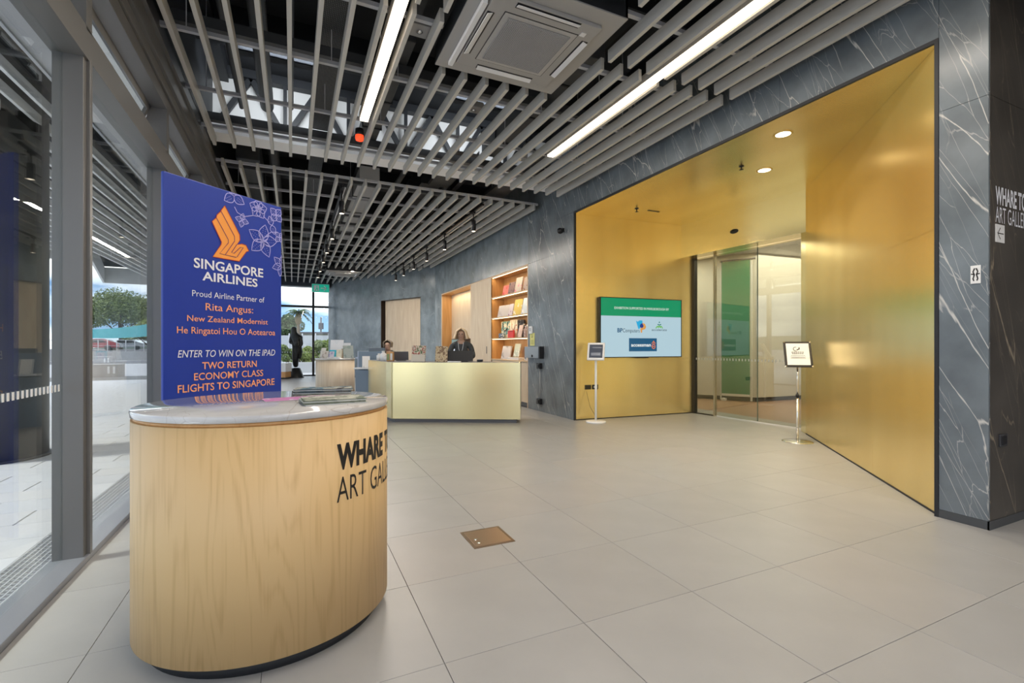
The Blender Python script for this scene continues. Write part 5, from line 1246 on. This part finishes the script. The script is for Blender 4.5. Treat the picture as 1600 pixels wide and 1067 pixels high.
# column outside
oc_ = sempty('column', (-3.14, 7.52, -.02))
b = BM(); lathe(b, [(.46, 0), (.46, 4.4)], 48); obj('cladding', b, mat('column_dark', (.06, .058, .05), .45, .3), oc_)
b = BM(); lathe(b, [(.49, 0), (.49, .03), (.46, .04)], 48); obj('collar', b, STEEL, oc_)
# seats
CONC = mat('concrete', (.42, .41, .40), .8, noise=.15, nscale=5)
def seat(px, dep, w, h, label):
    x, y = at(px, dep); o = thing('concrete_seat', label, 'seat', (x, y, -.1), -.1); b = BM(); box(b, -w/2, w/2, -.35, .35, .06, h, .015); obj('block', b, CONC, o)
    b = BM(); box(b, -w/2+.08, w/2-.08, -.28, .28, 0, .07); obj('base', b, BLACK, o)
    b = BM()
    for q in (.12, .32): box(b, q*w, q*w+.08, -.358, -.35, h*.35, h*.85)
    obj('inlay', b, WHITE, o)
seat(169, 20.5, .95, .60, 'nearer square concrete seat block on the paving outside'); seat(163, 33, 1.0, .65, 'farther concrete seat block near the road outside')
# road, retaining wall, fence, cars, tree
b = BM(); box(b, -70, 2, 47, 55, -.12, -.10); tag(obj('road', b, mat('asphalt', (.16, .16, .17), .9)), 'grey road strip crossing beyond the paving', 'road'); bpy.data.objects['road']['kind'] = 'structure'
b = BM(); box(b, -70, -6, 57, 57.4, -.12, .75); struct('retaining_wall', b, CONC); b = BM(); box(b, -90, -6, 57.4, 110, -.12, .7); struct('car_park', b, mat('asphalt', (0, 0, 0)))
fn = thing('fence', 'thin metal fence along the raised car park outside', 'fence', (-30, 57.2, .75))
for k in range(34):
    b = BM() if k == 0 else None
    if k == 0: tube(b, [(0, 0, 0), (0, 0, 1.1)], .03, 6); p0_ = obj('post', b, RAIL, fn)
    else: inst(p0_, fn, (k*.7, 0, 0))
b = BM(); bar(b, (0, 0, 1.08), (23.4, 0, 1.08), .04, .04); bar(b, (0, 0, .55), (23.4, 0, .55), .03, .03); obj('rail', b, RAIL, fn)
def car(px, dep, z, body, label, rz):
    x, y = at(px, dep); o = thing('car', label, 'car', (x, y, z), rz)
    prof = [(-2.1, .35), (-2.12, .75), (-1.3, .88), (-.75, 1.38), (.75, 1.42), (1.55, .95), (2.1, .85), (2.12, .35)]
    b = BM(); plate(b, prof, -.82, .82); bmesh.ops.bevel(b, geom=b.edges[:], offset=.06, segments=2, affect='EDGES'); obj('body', b, body, o)
    b = BM(); plate(b, [(-1.15, .90), (-.70, 1.30), (.68, 1.34), (1.3, .96)], -.84, .84); obj('windows', b, BLACK, o)
    for wx in (-1.3, 1.3):
        for wy in (-.8, .8):
            b = BM(); q = BM(); bmesh.ops.create_cone(q, segments=18, radius1=.33, radius2=.33, depth=.2, cap_ends=True); merge(b, q, Matrix.Translation((wx, wy, .33)) @ Matrix.Rotation(pi/2, 4, 'X')); obj('wheel', b, BLACK, o)
car(158, 62, .72, mat('car_white', (.7, .7, .72), .25), 'white car parked behind the fence outside', .1); car(150, 58.0, .72, mat('car_red', (.45, .05, .06), .25), 'dark red car in front of the white one outside', .05); car(196, 66, .72, mat('car_silver', (.5, .52, .55), .25, .5), 'silver car parked under the big tree outside', .2)
LEAF = [mat('leaf_olive', (.16, .21, .06), .6, noise=.4, nscale=1.2), mat('leaf_dark', (.07, .11, .035), .6, noise=.4, nscale=1.2), mat('leaf_light', (.26, .32, .09), .6, noise=.4, nscale=1.2)]
def leaves(name, c, r, n, s, m, parent, seed=1):
    rnd = random.Random(seed); vs, fs = [], []
    nb = max(5, int(n/220)); cl_ = []
    for k in range(nb):
        a, e_ = rnd.uniform(0, 2*pi), rnd.uniform(-.5, 1.4); q = rnd.uniform(.45, .85)
        cl_.append((c[0]+r[0]*q*cos(a)*cos(e_), c[1]+r[1]*q*sin(a)*cos(e_), c[2]+r[2]*q*sin(e_)))
    for k in range(n):
        cc = rnd.choice(cl_); v = Vector((rnd.gauss(0, 1), rnd.gauss(0, 1), rnd.gauss(0, 1))).normalized()*rnd.uniform(.6, 1)**.5*.36
        p = Vector(cc)+Vector((v.x*r[0], v.y*r[1], v.z*r[2]*1.1))
        a = Vector((rnd.gauss(0, 1), rnd.gauss(0, 1), rnd.gauss(0, 1))).normalized(); b_ = a.orthogonal().normalized(); sc = s*rnd.uniform(.6, 1.3); i0 = len(vs)
        vs += [p-a*sc, p+b_*sc*.55, p+a*sc, p-b_*sc*.55]; fs.append((i0, i0+1, i0+2, i0+3))
    me = bpy.data.meshes.new(name); me.from_pydata([tuple(v) for v in vs], [], fs); me.materials.append(m)
    o = bpy.data.objects.new(name, me); COL.objects.link(o); o.parent = parent; o['kind'] = 'stuff'; return o
TRUNK = mat('bark', (.12, .09, .06), .9)
def tree(px, dep, zc, r, n, s, m, label, name='tree', z0=-.12, group=None):
    x, y = at(px, dep); o = thing(name, label, name.split('_')[-1], (x, y, z0), 0, group)
    leaves('foliage', (0, 0, zc-z0), r, n, s, m, o, int(px*7)); b = BM()
    tube(b, [(0, 0, 0), (.1, 0, (zc-z0)*.5), (0, 0, zc-z0)], [r[0]*.06+.03, r[0]*.045+.02, .02], 8)
    for k in range(4): a = k*1.6; tube(b, [(0, 0, (zc-z0)*.45), (r[0]*.5*cos(a), r[1]*.5*sin(a), (zc-z0)*.95)], [r[0]*.03+.015, .01], 6)
    obj('trunk', b, TRUNK, o)
tree(188, 75, zat(490, 75), (5.5, 4.5, 3.4), 16000, .16, LEAF[0], 'broad olive green tree behind the parked cars outside')
tree(232, 62, zat(520, 62), (3.0, 3.0, 1.8), 5000, .16, LEAF[2], 'low yellow-green shrub beside the broad tree', 'shrub')
# teal sheet put in for a reflection in the window glass
x, y = at(188, 52)
sl = thing('teal_reflection', 'teal sheet put in for a glass reflection, low in front of the broad tree', 'reflection_panel', (x, y, 0), .2)
b = BM(); N_ = 14; g_ = [[b.verts.new((-3.6+7.4*i/N_, .6*j, 2.1+.7*j*(.6+.5*i/N_)+.35*((i/N_-.3)**2)*3)) for i in range(N_+1)] for j in range(3)]
for j in range(2):
    for i in range(N_): b.faces.new([g_[j][i], g_[j][i+1], g_[j+1][i+1], g_[j+1][i]])
obj('teal_sheet', b, mat('teal_tint', (.06, .30, .33), .6), sl)
b = BM(); tube(b, [(-3.6, 0, -.1), (-3.6, 0, 3.2)], .05, 8); tube(b, [(3.8, 0, -.1), (3.8, 0, 3.9)], .05, 8); obj('mast', b, RAIL, sl)  # posts made up to carry the teal sheet
# view through the far window
x, y = at(478, 26)
b = BM(); box(b, -6, 8, 27.2, 27.5, -.12, .42); struct('planter_wall', b, mat('pale_concrete', (.62, .62, .62), .8))
pal = thing('palm', 'tall palm standing outside behind the bronze statue', 'palm', (*at(466, 34), -.12))
zp = zat(485, 34)
b = BM(); tube(b, [(.0, 0, 0), (.05, 0, zp*.5), (0, 0, zp-.7)], [.14, .11, .12], 10); obj('trunk', b, TRUNK, pal)
b = BM(); lathe(b, [(.10, zp-.95), (.2, zp-.7), (.24, zp-.4), (.12, zp+.0), (0, zp+.02)], 14); obj('crown_base', b, mat('palm_husk', (.16, .12, .06), .9), pal)
for k in range(22):
    a = k*2.399; el_ = .9-1.15*(k/22); b = BM(); pts = []
    for q in range(8):
        t = q/7; rr = .95*t; pts.append(Vector((rr*cos(a)*cos(el_*.8), rr*sin(a)*cos(el_*.8), zp+rr*sin(el_)-.65*t*t)))
    tube(b, pts, [.03, .03, .025, .02, .02, .015, .01, .005], 5)
    for q in range(1, 8):
        for s2 in (-1, 1):
            for u_ in (0, .5):
                p = pts[q-1].lerp(pts[q], u_); side = Vector((-sin(a), cos(a), 0))*s2; ln = .22*(1-abs(q/7-.45)); tip = p+side*ln+Vector((cos(a), sin(a), 0))*.1+Vector((0, 0, -.08))
                w_ = Vector((cos(a), sin(a), 0))*.04
                b.faces.new([b.verts.new(p-w_), b.verts.new(p+w_), b.verts.new(tip)])
    obj('frond', b, LEAF[1], pal)
tree(446, 46, zat(518, 46), (1.7, 1.6, 1.5), 4000, .13, LEAF[1], 'round dark tree outside left of the palm')
for i, (px, dep, zz, m, lab) in enumerate(((448, 29.5, 555, LEAF[0], 'olive shrub behind the planter wall, behind the bench'), (468, 31, 562, LEAF[2], 'low pale shrub behind the statue'), (485, 31.8, 556, LEAF[2], 'bright green shrub right of the statue, beyond the mullion'), (501, 30, 548, LEAF[0], 'tall olive shrub beside the oak counter in view'), (516, 33.5, 542, LEAF[2], 'bright leafy shrub at the edge of the stone wall'))):
    tree(px, dep, zat(zz, dep), (.75, .6, .62), 2600, .075, m, lab, 'shrub', group='shrubs outside the far window')
o = thing('garden_fence', 'grey panel fence behind the statue outside', 'fence', (*at(464, 36), -.12), -TH)
for k in range(4):
    b = BM() if k == 0 else None
    if k == 0: box(b, 0, .98, 0, .04, .1, 2.2); pp = obj('fence_panel', b, mat('fence_grey', (.38, .40, .42), .7), o); pp.location = (-1.6, 0, 0)
    else: inst(pp, o, (-1.6+k, 0, 0))
b = BM()
for k in range(5): box(b, -1.63+k, -1.57+k, -.02, .06, 0, 2.35)
obj('fence_posts', b, RAIL, o)
o = thing('shed', 'low grey-green building with flat roof far beyond the shrubs', 'building', (*at(500, 48), -.12), -TH); b = BM(); box(b, -3, 3.2, 0, 5, 0, 2.6); obj('wall', b, mat('shed_wall', (.28, .29, .22), .7), o); b = BM(); box(b, -3.2, 3.5, -.3, 5, 2.6, 2.8); obj('roof', b, DARKGREY, o)
o = thing('utility_pole', 'slim pole with a small box rising beyond the shrubs', 'pole', (*at(501.5, 60), -.12)); b = BM(); tube(b, [(0, 0, 0), (0, 0, zat(494, 60))], .10, 8); obj('mast', b, DARKGREY, o); b = BM(); box(b, -.3, .3, -.2, .2, 3.5, 4.3, .03); obj('box', b, DARKGREY, o)
# distant low hills close the horizon
b = BM(); pts = []
for k in range(60):
    a = -1.2+k*.052; R_ = 190; h = 2.2+1.6*sin(k*.7)+1.2*sin(k*.23+1)
    pts.append((R_*sin(a), R_*cos(a), h))
for p, q in zip(pts, pts[1:]):
    b.faces.new([b.verts.new((p[0], p[1], -.5)), b.verts.new((q[0], q[1], -.5)), b.verts.new(q), b.verts.new(p)])
    b.faces.new([b.verts.new(p), b.verts.new(q), b.verts.new((q[0]*1.15, q[1]*1.15, -.5)), b.verts.new((p[0]*1.15, p[1]*1.15, -.5))])
struct('hills', b, mat('far_green', (.16, .20, .16), .9, noise=.3, nscale=.05))
